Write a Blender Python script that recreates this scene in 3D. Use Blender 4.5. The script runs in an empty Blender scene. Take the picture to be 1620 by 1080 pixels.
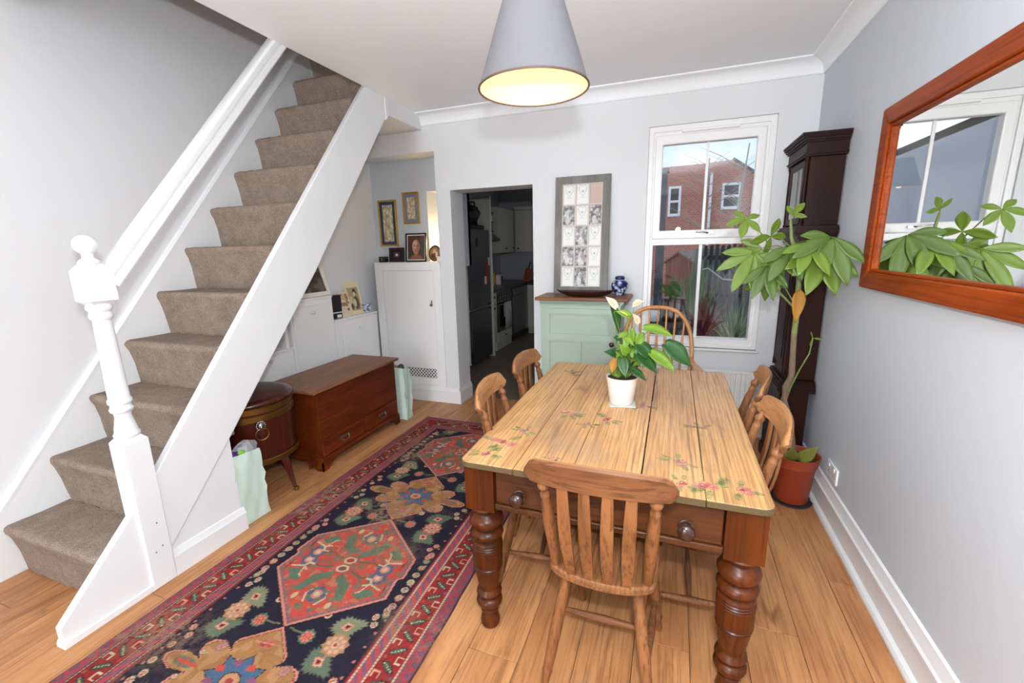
import bpy, bmesh, math, random
import numpy as np
from mathutils import Vector, Matrix, Euler

random.seed(7); np.random.seed(7)
SC = bpy.context.scene
COL = SC.collection
R = math.radians

# ------------------------------------------------------------------ camera
cam_d = bpy.data.cameras.new('camera'); cam = bpy.data.objects.new('camera', cam_d); COL.objects.link(cam)
cam_d.sensor_width = 36.0; cam_d.sensor_fit = 'HORIZONTAL'; cam_d.lens = 36.0*690/1620
cam_d.clip_start = 0.02; cam_d.clip_end = 200
right = Vector((0.93966538, 0.3413925, -0.02191187))
down = Vector((0.05176269, -0.20520415, -0.97734942))
fwd = Vector((-0.33815617, 0.9172472, -0.21049463))
m = Matrix((right, -down, -fwd)).transposed().to_4x4()
m.translation = Vector((0, 0, 1.45))
cam.matrix_world = m
SC.camera = cam

# ------------------------------------------------------------------ view
SC.view_settings.view_transform = 'Standard'
SC.view_settings.look = 'None'
SC.view_settings.exposure = 0.36
SC.view_settings.gamma = 1.0
SC.view_settings.use_curve_mapping = False

# ------------------------------------------------------------------ world: bright broken cloud
W = bpy.data.worlds.new('sky'); SC.world = W; W.use_nodes = True
nt = W.node_tree; nt.nodes.clear()
wo = nt.nodes.new('ShaderNodeOutputWorld'); bg = nt.nodes.new('ShaderNodeBackground')
tc = nt.nodes.new('ShaderNodeTexCoord'); nz = nt.nodes.new('ShaderNodeTexNoise'); rp = nt.nodes.new('ShaderNodeValToRGB')
nz.inputs['Scale'].default_value = 3.2; nz.inputs['Detail'].default_value = 5
rp.color_ramp.elements[0].position = 0.40; rp.color_ramp.elements[0].color = (0.42, 0.62, 0.92, 1)
rp.color_ramp.elements[1].position = 0.62; rp.color_ramp.elements[1].color = (0.93, 0.95, 1.0, 1)
nt.links.new(tc.outputs['Generated'], nz.inputs['Vector']); nt.links.new(nz.outputs['Fac'], rp.inputs['Fac'])
nt.links.new(rp.outputs['Color'], bg.inputs['Color']); bg.inputs['Strength'].default_value = 0.95
nt.links.new(bg.outputs['Background'], wo.inputs['Surface'])

# ------------------------------------------------------------------ lights
def light(name, kind, loc, energy, color=(1, 1, 1), size=0.1, size_y=None, rot=None):
    d = bpy.data.lights.new(name, kind); d.energy = energy; d.color = color
    if kind == 'AREA':
        d.size = size
        if size_y: d.shape = 'RECTANGLE'; d.size_y = size_y
    else:
        d.shadow_soft_size = size
    o = bpy.data.objects.new(name, d); COL.objects.link(o); o.location = loc
    if rot: o.rotation_euler = rot
    return o
# the photographer's flash just above the lens
light('camera_flash', 'POINT', (0.04, -0.02, 1.66), 82, (0.92, 0.968, 1.0), 0.03)
# the same flash's head turned up: light bounced off the ceiling above the camera
bf = light('bounced_flash', 'SPOT', (0.0, -0.30, 1.72), 170, (0.93, 0.965, 0.99), 0.05)
bf.data.spot_size = R(112); bf.data.spot_blend = .7; bf.rotation_euler = Vector((-.12, .46, .88)).to_track_quat('-Z', 'Y').to_euler()
# soft fill added behind the camera, standing in for front-window daylight
light('front_daylight_fill', 'AREA', (-1.42, -4.1, 1.45), 105, (0.90, 0.96, 1.0), 1.8, 2.2, (R(90), 0, 0))

# unseen fill added by the right wall to brighten the kitchen
light('kitchen_fill', 'AREA', (-.95, 6.1, 1.5), 1.2, (0.95, 0.97, 1.0), 1.0, 1.0, (0, R(90), 0))

# ------------------------------------------------------------------ mesh helpers
class MB:
    def __init__(s): s.v = []; s.f = []; s.m = []; s.cur = 0
    def add(s, vs, fs):
        b = len(s.v); s.v += [tuple(v) for v in vs]
        for f in fs: s.f.append([b+i for i in f]); s.m.append(s.cur)
        return s
    def box(s, x0, x1, y0, y1, z0, z1):
        return s.add([(x0,y0,z0),(x1,y0,z0),(x1,y1,z0),(x0,y1,z0),(x0,y0,z1),(x1,y0,z1),(x1,y1,z1),(x0,y1,z1)],
                     [(0,3,2,1),(4,5,6,7),(0,1,5,4),(1,2,6,5),(2,3,7,6),(3,0,4,7)])
    def obox(s, c, size, rot):
        M = Euler(rot).to_matrix(); c = Vector(c); a = [q/2 for q in size]
        vs = [c + M @ Vector((sx*a[0], sy*a[1], sz*a[2])) for sz in (-1,1) for sx, sy in ((-1,-1),(1,-1),(1,1),(-1,1))]
        return s.add(vs, [(0,3,2,1),(4,5,6,7),(0,1,5,4),(1,2,6,5),(2,3,7,6),(3,0,4,7)])
    def prism(s, poly, axis, a, b):
        n = len(poly)
        area = sum(poly[i][0]*poly[(i+1)%n][1]-poly[(i+1)%n][0]*poly[i][1] for i in range(n))
        if axis == 'y': area = -area
        if area < 0: poly = poly[::-1]
        def P(p, t):
            return {'x': (t, p[0], p[1]), 'y': (p[0], t, p[1]), 'z': (p[0], p[1], t)}[axis]
        lo, hi = min(a, b), max(a, b)
        vs = [P(p, lo) for p in poly] + [P(p, hi) for p in poly]
        fs = [list(range(n))[::-1], list(range(n, 2*n))] + [(i, (i+1) % n, n+(i+1) % n, n+i) for i in range(n)]
        return s.add(vs, fs)
    def lathe(s, prof, n=24, c=(0,0,0), rot=None, sx=1, sy=1, cap=True):
        M = Euler(rot).to_matrix() if rot else Matrix.Identity(3); c = Vector(c)
        vs = []; fs = []
        for r, z in prof:
            for k in range(n):
                t = 2*math.pi*k/n; vs.append(c + M @ Vector((r*math.cos(t)*sx, r*math.sin(t)*sy, z)))
        for i in range(len(prof)-1):
            for k in range(n):
                k2 = (k+1) % n; fs.append((i*n+k, i*n+k2, (i+1)*n+k2, (i+1)*n+k))
        if cap:
            fs.append(list(range(n))[::-1]); b = (len(prof)-1)*n; fs.append([b+k for k in range(n)])
        return s.add(vs, fs)
    def path(s, pts, rad, n=10, cap=True, flat=1.0, up=None):
        pts = [Vector(p) for p in pts]; N = len(pts)
        if not hasattr(rad, '__len__'): rad = [rad]*N
        vs = []; fs = []; pu = None
        for i, p in enumerate(pts):
            d = (pts[min(i+1, N-1)] - pts[max(i-1, 0)]).normalized()
            if pu is None:
                u = Vector(up) if up else (Vector((0,0,1)) if abs(d.z) < .9 else Vector((1,0,0)))
            else: u = pu
            a = d.cross(u); a = a.normalized() if a.length > 1e-6 else Vector((1,0,0)); b = a.cross(d).normalized(); pu = b
            for k in range(n):
                t = 2*math.pi*k/n; vs.append(p + a*(rad[i]*math.cos(t)) + b*(rad[i]*flat*math.sin(t)))
        for i in range(N-1):
            for k in range(n):
                k2 = (k+1) % n; fs.append((i*n+k, i*n+k2, (i+1)*n+k2, (i+1)*n+k))
        if cap:
            fs.append(list(range(n))[::-1]); b = (N-1)*n; fs.append([b+k for k in range(n)])
        return s.add(vs, fs)
    def sweep(s, prof, p0, p1, u, v):
        """profile (a,b) in the plane spanned by u,v carried from p0 to p1"""
        p0, p1, u, v = Vector(p0), Vector(p1), Vector(u), Vector(v); n = len(prof)
        vs = [p0+u*a+v*b for a, b in prof] + [p1+u*a+v*b for a, b in prof]
        return s.add(vs, [list(range(n))[::-1], list(range(n, 2*n))] + [(i, (i+1) % n, n+(i+1) % n, n+i) for i in range(n)])
    def strip(s, rows, closed=False):
        """rows: list of equal-length point rows -> quads"""
        b = len(s.v); n = len(rows[0]); s.v += [tuple(p) for r in rows for p in r]
        for i in range(len(rows)-1):
            for k in range(n-1+(1 if closed else 0)):
                k2 = (k+1) % n; s.f.append([b+i*n+k, b+i*n+k2, b+(i+1)*n+k2, b+(i+1)*n+k]); s.m.append(s.cur)
        return s
    def sphere(s, c, r, n=16, sc=(1,1,1)):
        c = Vector(c); rows = []
        for i in range(n//2+1):
            t = math.pi*i/(n//2); rr = max(math.sin(t), 1e-4)
            rows.append([(c.x+r*sc[0]*rr*math.cos(2*math.pi*k/n), c.y+r*sc[1]*rr*math.sin(2*math.pi*k/n), c.z-r*sc[2]*math.cos(t)) for k in range(n)])
        return s.strip(rows, True)
    def build(s, name, mat, parent=None, smooth=35, bevel=0, seg=2, solid=0, loc=None):
        me = bpy.data.meshes.new(name); me.from_pydata(s.v, [], s.f)
        mats = mat if isinstance(mat, (list, tuple)) else [mat]
        for q in mats: me.materials.append(q)
        if len(mats) > 1: me.polygons.foreach_set('material_index', s.m)
        me.update()
        bm = bmesh.new(); bm.from_mesh(me); bmesh.ops.recalc_face_normals(bm, faces=bm.faces[:]); bm.to_mesh(me); bm.free()
        if smooth:
            me.shade_smooth(); me.set_sharp_from_angle(angle=R(smooth))
        o = bpy.data.objects.new(name, me); COL.objects.link(o)
        if parent: o.parent = parent
        if loc: o.location = loc
        if solid:
            q = o.modifiers.new('solid', 'SOLIDIFY'); q.thickness = solid; q.offset = 0
        if bevel:
            q = o.modifiers.new('bevel', 'BEVEL'); q.width = bevel; q.segments = seg; q.limit_method = 'ANGLE'; q.angle_limit = R(40)
        return o

def tag(o, label, cat, group=None):
    o['label'] = label; o['category'] = cat
    if group: o['group'] = group
    return o
def thing(name, label, cat, loc=(0,0,0), rz=0, group=None):
    o = bpy.data.objects.new(name, None); COL.objects.link(o); o.location = loc; o.rotation_euler = (0, 0, rz)
    o.empty_display_size = .1
    return tag(o, label, cat, group)
def struct(o): o['kind'] = 'structure'; return o
def copy_tree(o, parent=None):
    c = o.copy(); COL.objects.link(c); c.parent = parent
    for ch in list(o.children): copy_tree(ch, c)
    return c
def bx(name, mat, parent, *a, bevel=0, **k):
    return MB().box(*a).build(name, mat, parent, bevel=bevel, **k)

# ------------------------------------------------------------------ materials
def srgb(r, g, b):
    f = lambda c: ((c/255)/12.92 if c/255 <= .04045 else ((c/255+.055)/1.055)**2.4)
    return (f(r), f(g), f(b), 1)
def newmat(name):
    m = bpy.data.materials.new(name); m.use_nodes = True
    return m, m.node_tree, m.node_tree.nodes['Principled BSDF']
def N(nt, t, **k):
    n = nt.nodes.new(t)
    for a, b in k.items():
        if a in n.inputs: n.inputs[a].default_value = b
        else: setattr(n, a, b)
    return n
def mat(name, rgb, rough=.5, metal=0, var=.06, scale=6, bump=0, bscale=60, spec=.5, coat=0, sheen=0, stretch=(1,1,1), emis=None, estr=0, trans=0, sss=0):
    m, nt, p = newmat(name); c = srgb(*rgb)
    tc = N(nt, 'ShaderNodeTexCoord'); mp = N(nt, 'ShaderNodeMapping'); mp.inputs['Scale'].default_value = stretch
    nt.links.new(tc.outputs['Object'], mp.inputs['Vector'])
    nz = N(nt, 'ShaderNodeTexNoise', Scale=scale, Detail=4.0); nt.links.new(mp.outputs['Vector'], nz.inputs['Vector'])
    mx = N(nt, 'ShaderNodeMix', data_type='RGBA')
    mx.inputs[6].default_value = tuple(min(1, q*(1-var)) for q in c[:3])+(1,); mx.inputs[7].default_value = tuple(min(1, q*(1+var)) for q in c[:3])+(1,)
    nt.links.new(nz.outputs['Fac'], mx.inputs[0]); nt.links.new(mx.outputs[2], p.inputs['Base Color'])
    p.inputs['Roughness'].default_value = rough; p.inputs['Metallic'].default_value = metal
    p.inputs['Specular IOR Level'].default_value = spec
    if coat: p.inputs['Coat Weight'].default_value = coat; p.inputs['Coat Roughness'].default_value = .15
    if sheen: p.inputs['Sheen Weight'].default_value = sheen
    if sss: p.inputs['Subsurface Weight'].default_value = sss; p.inputs['Subsurface Radius'].default_value = (.01,.01,.005)
    if emis: p.inputs['Emission Color'].default_value = srgb(*emis); p.inputs['Emission Strength'].default_value = estr
    if bump:
        n2 = N(nt, 'ShaderNodeTexNoise', Scale=bscale, Detail=3.0); nt.links.new(mp.outputs['Vector'], n2.inputs['Vector'])
        bp = N(nt, 'ShaderNodeBump', Strength=bump, Distance=.01); nt.links.new(n2.outputs['Fac'], bp.inputs['Height']); nt.links.new(bp.outputs['Normal'], p.inputs['Normal'])
    return m
def wood(name, dark, light_, axis='y', scale=1.0, rough=.45, rnd=.0, contrast=(.32,.68), coat=0, fine=.35, spec=.4):
    """grain stretched along an axis; a second fine layer; per-object variation"""
    m, nt, p = newmat(name)
    tc = N(nt, 'ShaderNodeTexCoord'); oi = N(nt, 'ShaderNodeObjectInfo')
    ml = N(nt, 'ShaderNodeVectorMath', operation='SCALE'); cx = N(nt, 'ShaderNodeCombineXYZ')
    for k in range(3): nt.links.new(oi.outputs['Random'], cx.inputs[k])
    nt.links.new(cx.outputs[0], ml.inputs[0]); ml.inputs['Scale'].default_value = 37.0
    ad = N(nt, 'ShaderNodeVectorMath', operation='ADD'); nt.links.new(tc.outputs['Object'], ad.inputs[0]); nt.links.new(ml.outputs[0], ad.inputs[1])
    st = {'x': (.9, 14, 14), 'y': (14, .9, 14), 'z': (14, 14, .9)}[axis]
    mp = N(nt, 'ShaderNodeMapping'); mp.inputs['Scale'].default_value = tuple(q*scale for q in st); nt.links.new(ad.outputs[0], mp.inputs['Vector'])
    n1 = N(nt, 'ShaderNodeTexNoise', Scale=1.0, Detail=6.0, Roughness=.62, Distortion=.9); nt.links.new(mp.outputs[0], n1.inputs['Vector'])
    mp2 = N(nt, 'ShaderNodeMapping'); mp2.inputs['Scale'].default_value = tuple(q*scale*7 for q in st); nt.links.new(ad.outputs[0], mp2.inputs['Vector'])
    n2 = N(nt, 'ShaderNodeTexNoise', Scale=1.0, Detail=3.0); nt.links.new(mp2.outputs[0], n2.inputs['Vector'])
    mm = N(nt, 'ShaderNodeMix', data_type='FLOAT'); mm.inputs[0].default_value = fine
    nt.links.new(n1.outputs['Fac'], mm.inputs[2]); nt.links.new(n2.outputs['Fac'], mm.inputs[3])
    rp = N(nt, 'ShaderNodeValToRGB'); rp.color_ramp.elements[0].position, rp.color_ramp.elements[1].position = contrast
    rp.color_ramp.elements[0].color = srgb(*dark); rp.color_ramp.elements[1].color = srgb(*light_)
    nt.links.new(mm.outputs[0], rp.inputs['Fac'])
    hs = N(nt, 'ShaderNodeHueSaturation'); nt.links.new(rp.outputs['Color'], hs.inputs['Color'])
    mr = N(nt, 'ShaderNodeMapRange'); mr.inputs[3].default_value = 1-rnd; mr.inputs[4].default_value = 1+rnd
    nt.links.new(oi.outputs['Random'], mr.inputs[0]); nt.links.new(mr.outputs[0], hs.inputs['Value'])
    nt.links.new(hs.outputs['Color'], p.inputs['Base Color'])
    p.inputs['Roughness'].default_value = rough; p.inputs['Specular IOR Level'].default_value = spec
    if coat: p.inputs['Coat Weight'].default_value = coat; p.inputs['Coat Roughness'].default_value = .2
    bp = N(nt, 'ShaderNodeBump', Strength=.12, Distance=.004); nt.links.new(mm.outputs[0], bp.inputs['Height']); nt.links.new(bp.outputs['Normal'], p.inputs['Normal'])
    return m
def boards(name, lt, mid, dk, axis='y', rough=.4, spec=.45, rnd=.05, grain=.55, arcs=0.0, blotch=.5, knots=.0, stain=None):
    """sawn boards: broad blotches, cathedral arcs and fine dark grain lines, all along one axis"""
    m, nt, p = newmat(name); K = nt.links.new
    tc = N(nt, 'ShaderNodeTexCoord'); oi = N(nt, 'ShaderNodeObjectInfo'); cx = N(nt, 'ShaderNodeCombineXYZ')
    for k in range(3): K(oi.outputs['Random'], cx.inputs[k])
    ml = N(nt, 'ShaderNodeVectorMath', operation='SCALE'); ml.inputs['Scale'].default_value = 41.0; K(cx.outputs[0], ml.inputs[0])
    ad = N(nt, 'ShaderNodeVectorMath', operation='ADD'); K(tc.outputs['Object'], ad.inputs[0]); K(ml.outputs[0], ad.inputs[1])
    def mapped(a, b):
        mp = N(nt, 'ShaderNodeMapping'); mp.inputs['Scale'].default_value = {'x': (a,b,b), 'y': (b,a,b), 'z': (b,b,a)}[axis]; K(ad.outputs[0], mp.inputs['Vector']); return mp.outputs[0]
    n1 = N(nt, 'ShaderNodeTexNoise', Scale=1.0, Detail=5.0, Roughness=.6, Distortion=.6); K(mapped(1.6, 7.5), n1.inputs['Vector'])
    r1 = N(nt, 'ShaderNodeValToRGB'); e = r1.color_ramp.elements; e[0].position, e[1].position = .5-blotch*.3, .5+blotch*.3; e[0].color = srgb(*mid); e[1].color = srgb(*lt); K(n1.outputs['Fac'], r1.inputs['Fac'])
    col = r1.outputs['Color']
    def over(fac, c):
        nonlocal col
        mx = N(nt, 'ShaderNodeMix', data_type='RGBA'); K(fac, mx.inputs[0]); K(col, mx.inputs[6]); mx.inputs[7].default_value = srgb(*c); col = mx.outputs[2]
    def rng(sock, a, b, c, d_):
        mr = N(nt, 'ShaderNodeMapRange'); mr.inputs[1].default_value, mr.inputs[2].default_value, mr.inputs[3].default_value, mr.inputs[4].default_value = a, b, c, d_; K(sock, mr.inputs[0]); return mr.outputs[0]
    if arcs:
        wv = N(nt, 'ShaderNodeTexWave', Scale=1.0, Distortion=9.0, Detail=4.0); wv.inputs['Detail Scale'].default_value = .7; wv.bands_direction = {'x': 'Y', 'y': 'X', 'z': 'X'}[axis]; K(mapped(2.4, 20.0), wv.inputs['Vector'])
        over(rng(wv.outputs['Fac'], .62, .92, 0, arcs), dk)
    n2 = N(nt, 'ShaderNodeTexNoise', Scale=1.0, Detail=4.0, Roughness=.65); K(mapped(2.4, 95), n2.inputs['Vector']); over(rng(n2.outputs['Fac'], .49, .64, 0, grain), dk)
    n3 = N(nt, 'ShaderNodeTexNoise', Scale=1.0, Detail=3.0, Distortion=1.2); K(mapped(3.0, 12), n3.inputs['Vector']); over(rng(n3.outputs['Fac'], .60, .78, 0, knots), dk)
    if stain:
        n4 = N(nt, 'ShaderNodeTexNoise', Scale=2.6, Detail=4.0); K(tc.outputs['Object'], n4.inputs['Vector']); over(rng(n4.outputs['Fac'], .52, .72, 0, .45), stain)
    hs = N(nt, 'ShaderNodeHueSaturation'); K(col, hs.inputs['Color']); K(rng(oi.outputs['Random'], 0, 1, 1-rnd, 1+rnd), hs.inputs['Value']); K(hs.outputs['Color'], p.inputs['Base Color'])
    p.inputs['Roughness'].default_value = rough; p.inputs['Specular IOR Level'].default_value = spec
    bp = N(nt, 'ShaderNodeBump', Strength=.10, Distance=.003); K(n2.outputs['Fac'], bp.inputs['Height']); K(bp.outputs['Normal'], p.inputs['Normal'])
    return m
def vcol(name, rough=.8, bump=0, bscale=200, spec=.3, fade=0):
    """print or dye carried by the mesh's own colour attribute"""
    m, nt, p = newmat(name)
    at = N(nt, 'ShaderNodeVertexColor', layer_name='dye')
    nt.links.new(at.outputs['Color'], p.inputs['Base Color']); p.inputs['Roughness'].default_value = rough; p.inputs['Specular IOR Level'].default_value = spec
    if bump:
        tc = N(nt, 'ShaderNodeTexCoord'); n2 = N(nt, 'ShaderNodeTexNoise', Scale=bscale, Detail=2.0); nt.links.new(tc.outputs['Object'], n2.inputs['Vector'])
        bp = N(nt, 'ShaderNodeBump', Strength=bump, Distance=.003); nt.links.new(n2.outputs['Fac'], bp.inputs['Height']); nt.links.new(bp.outputs['Normal'], p.inputs['Normal'])
    return m

def carpetmat():
    m, nt, p = newmat('stair_carpet'); K = nt.links.new; tc = N(nt, 'ShaderNodeTexCoord')
    n1 = N(nt, 'ShaderNodeTexNoise', Scale=330.0, Detail=2.0); n2 = N(nt, 'ShaderNodeTexNoise', Scale=14.0, Detail=5.0, Roughness=.7)
    for n_ in (n1, n2): K(tc.outputs['Object'], n_.inputs['Vector'])
    mm = N(nt, 'ShaderNodeMix', data_type='FLOAT'); mm.inputs[0].default_value = .26; K(n1.outputs['Fac'], mm.inputs[2]); K(n2.outputs['Fac'], mm.inputs[3])
    r = N(nt, 'ShaderNodeValToRGB'); e = r.color_ramp.elements; e[0].position, e[1].position = .36, .64; e[0].color = srgb(108,93,82); e[1].color = srgb(170,153,138); K(mm.outputs[0], r.inputs['Fac']); K(r.outputs['Color'], p.inputs['Base Color'])
    p.inputs['Roughness'].default_value = .97; p.inputs['Specular IOR Level'].default_value = .05
    bp = N(nt, 'ShaderNodeBump', Strength=.7, Distance=.004); K(n1.outputs['Fac'], bp.inputs['Height']); K(bp.outputs['Normal'], p.inputs['Normal'])
    return m
M = {}
M['wall'] = mat('wall_white', (223,225,227), .75, var=.012, scale=2, bump=.03, bscale=120)
M['wall_grey'] = mat('wall_pale_grey', (200,206,212), .7, var=.015, scale=2, bump=.03, bscale=120)
M['ceil'] = mat('ceiling_white', (240,243,246), .85, var=.01, scale=2)
M['gloss'] = mat('white_gloss_paint', (230,232,233), .28, var=.012, scale=3, bump=.015, bscale=40)
M['cream'] = mat('white_eggshell', (241,241,240), .4, var=.015, scale=3)
M['upvc'] = mat('white_upvc', (240,240,240), .25, var=.008)
M['carpet'] = carpetmat()
M['floor'] = boards('oak_plank', (206,150,100), (164,108,66), (108,64,35), 'y', .40, .36, .06, .45, 0, .75, .7)
M['pine'] = boards('worn_pine', (152,100,60), (108,66,35), (54,30,16), 'z', .48, .33, .05, .6, 0, .7, .5)
M['pine_x'] = boards('worn_pine_long', (138,90,56), (98,60,35), (52,30,17), 'x', .5, .3, .05, .55, 0, .7, .45)
M['pine_worn'] = boards('worn_pine_rubbed', (186,136,88), (146,98,58), (92,56,30), 'x', .5, .3, .05, .45, 0, .7, .4)
M['groove_shade'] = mat('groove_shade_line', (26,12,7), .5)
M['seatwood'] = boards('seat_elm', (156,106,66), (116,74,42), (66,38,20), 'y', .5, .35, .05, .5, .3, .7, .35)
M['tabletop'] = boards('scrubbed_pine', (222,176,120), (186,136,84), (108,66,34), 'y', .36, .45, .05, .58, .26, .8, .5, (150,126,104))
M['tableleg'] = boards('stained_pine_turned', (96,45,14), (62,27,8), (30,12,4), 'z', .30, .24, .03, .5, 0, .6, .5)
M['apron'] = boards('stained_pine_apron', (92,50,22), (62,31,13), (34,17,8), 'x', .36, .38, .03, .5, .2, .6, .3)
M['mahog_x'] = boards('mahogany', (124,52,18), (84,32,11), (40,15,6), 'y', .38, .25, .03, .5, .25, .7, .4)
M['chesttop'] = boards('chest_lid', (158,106,74), (124,78,50), (78,44,28), 'y', .42, .35, .03, .45, .2, .6, .3)
M['mahog_z'] = boards('mahogany_upright', (80,28,16), (54,18,10), (28,9,6), 'z', .26, .45, .02, .4, 0, .6, .3)
M['clock'] = boards('dark_mahogany', (48,18,14), (30,11,9), (15,6,6), 'z', .5, .18, .02, .35, 0, .6, .3)
M['mirrorframe'] = boards('orange_teak', (160,70,18), (124,48,9), (76,28,5), 'y', .4, .12, .04, .5, 0, .6, .45)
M['ash'] = boards('pale_ash', (206,146,92), (174,114,66), (120,74,40), 'z', .4, .4, .03, .4, 0, .5, .2)
M['oaktop'] = boards('oak_top', (150,102,62), (112,70,38), (70,42,24), 'x', .42, .4, .03, .5, .2, .6, .3)
M['green'] = mat('sage_green_paint', (162,180,164), .5, var=.02, scale=4)
M['brass'] = mat('old_brass', (150,118,62), .35, 1, .15, 20)
M['brassband'] = mat('brass_band', (120,88,40), .38, .85, .2, 14)
M['pewter'] = mat('pewter', (150,145,138), .35, 1, .1, 20)
M['chrome'] = mat('chrome', (215,215,215), .15, 1, .02)
M['knobdark'] = mat('dark_wood_knob', (52,28,20), .25, var=.2, scale=10, coat=.5)
M['black'] = mat('black', (22,20,20), .5)
M['blackgloss'] = mat('black_gloss', (14,13,14), .2, spec=.5)
M['terracotta'] = mat('orange_plastic_pot', (150,60,34), .42, var=.05)
M['soil'] = mat('soil', (62,44,32), .95, var=.4, scale=60, bump=1, bscale=120)
M['whitepot'] = mat('white_ceramic', (240,228,222), .3, var=.01)
M['leaf'] = mat('pachira_leaf', (98,124,36), .42, var=.25, scale=9, spec=.5)
M['leaf2'] = mat('pachira_leaf_dark', (76,102,34), .42, var=.25, scale=9, spec=.5)
M['stem'] = mat('green_stem', (118,130,70), .6, var=.25, scale=18)
M['bark'] = mat('bark', (120,104,84), .85, var=.3, scale=22, bump=.5, bscale=50)
M['dead'] = mat('dead_leaf', (160,112,34), .7, var=.25, scale=14)
M['olive'] = mat('olive_leaf', (112,112,40), .6, var=.2, scale=14)
M['aleaf'] = mat('anthurium_leaf', (40,80,34), .32, var=.2, scale=8)
M['aleaf2'] = mat('anthurium_leaf_bright', (106,140,42), .34, var=.2, scale=8)
M['spathe'] = mat('pink_spathe', (240,206,186), .4, var=.08, scale=14)
M['shade'] = mat('grey_fabric_shade', (108,107,110), .9, var=.03, scale=120, bump=.15, bscale=300)
M['shadein'] = mat('cream_shade_lining', (244,214,176), .8, var=.01)
M['trimdark'] = mat('dark_rim', (88,70,60), .6)
M['mint'] = mat('mint_paper', (204,226,214), .8, var=.03, scale=8, bump=.25, bscale=14)
M['bluewhite'] = vcol('blue_white_glaze', .12, spec=.6)
M['print'] = vcol('printed_paper', .45)
M['rug'] = vcol('wool_pile', .95, .6, 420, .1)
M['gold'] = mat('gilt', (196,158,70), .35, .7, .12, 30)
M['greywood'] = boards('grey_washed_wood', (142,140,136), (112,110,106), (84,82,80), 'z', .6, .3, .02, .4, 0, .6, .3)
M['pinkgrey'] = mat('limed_bead', (212,202,194), .6)
M['creamframe'] = mat('cream_frame', (232,226,214), .5)
M['steel'] = mat('dark_steel', (96,98,102), .32, .75, .08, 4)
M['worktop'] = mat('dark_worktop', (34,36,42), .3, var=.2, scale=40)
M['kunit'] = mat('kitchen_cream', (196,194,182), .5, var=.02)
M['kwall'] = mat('kitchen_wall', (176,178,184), .7, var=.02)
M['kfloor'] = mat('kitchen_vinyl', (112,100,88), .5, var=.15, scale=5)
M['towel'] = mat('tea_towel', (206,204,202), .9, var=.06, scale=30, bump=.4, bscale=120)
M['radiator'] = mat('radiator_white', (238,238,234), .35, var=.01)
M['tabledge'] = mat('dirty_green_edge', (84,68,38), .6, var=.35, scale=25)
M['brickred'] = None
def brickmat():
    m, nt, p = newmat('red_brick'); tc = N(nt, 'ShaderNodeTexCoord'); b = N(nt, 'ShaderNodeTexBrick')
    mp = N(nt, 'ShaderNodeMapping'); mp.inputs['Rotation'].default_value = (R(90), 0, 0); nt.links.new(tc.outputs['Object'], mp.inputs['Vector']); nt.links.new(mp.outputs[0], b.inputs['Vector'])
    b.inputs['Scale'].default_value = 4.4; b.inputs['Color1'].default_value = srgb(188,104,80); b.inputs['Color2'].default_value = srgb(160,84,66); b.inputs['Mortar'].default_value = srgb(190,160,142)
    b.inputs['Mortar Size'].default_value = .022
    nt.links.new(b.outputs['Color'], p.inputs['Base Color']); p.inputs['Roughness'].default_value = .9
    return m
M['brickred'] = brickmat()
def glassmat(name, tint=(1,1,1,1), base=.05):
    m = bpy.data.materials.new(name); m.use_nodes = True; nt = m.node_tree; nt.nodes.clear()
    o = N(nt, 'ShaderNodeOutputMaterial'); t = N(nt, 'ShaderNodeBsdfTransparent'); g = N(nt, 'ShaderNodeBsdfGlossy'); g.inputs['Roughness'].default_value = .0
    t.inputs['Color'].default_value = tint
    fr = N(nt, 'ShaderNodeFresnel', IOR=1.5); mx = N(nt, 'ShaderNodeMixShader')
    nt.links.new(fr.outputs[0], mx.inputs[0]); nt.links.new(t.outputs[0], mx.inputs[1]); nt.links.new(g.outputs[0], mx.inputs[2]); nt.links.new(mx.outputs[0], o.inputs['Surface'])
    return m
M['glass'] = glassmat('window_glass')
def mirrormat():
    m, nt, p = newmat('silvered_mirror'); p.inputs['Base Color'].default_value = (.90,.92,.90,1); p.inputs['Metallic'].default_value = 1; p.inputs['Roughness'].default_value = .0
    return m
M['mirror'] = mirrormat()
M['bulb'] = mat('lit_bulb', (255,240,215), .3, emis=(255,206,132), estr=3.0)
M['nichelamp'] = mat('lit_globe', (255,225,180), .3, emis=(255,206,140), estr=16)

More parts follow.
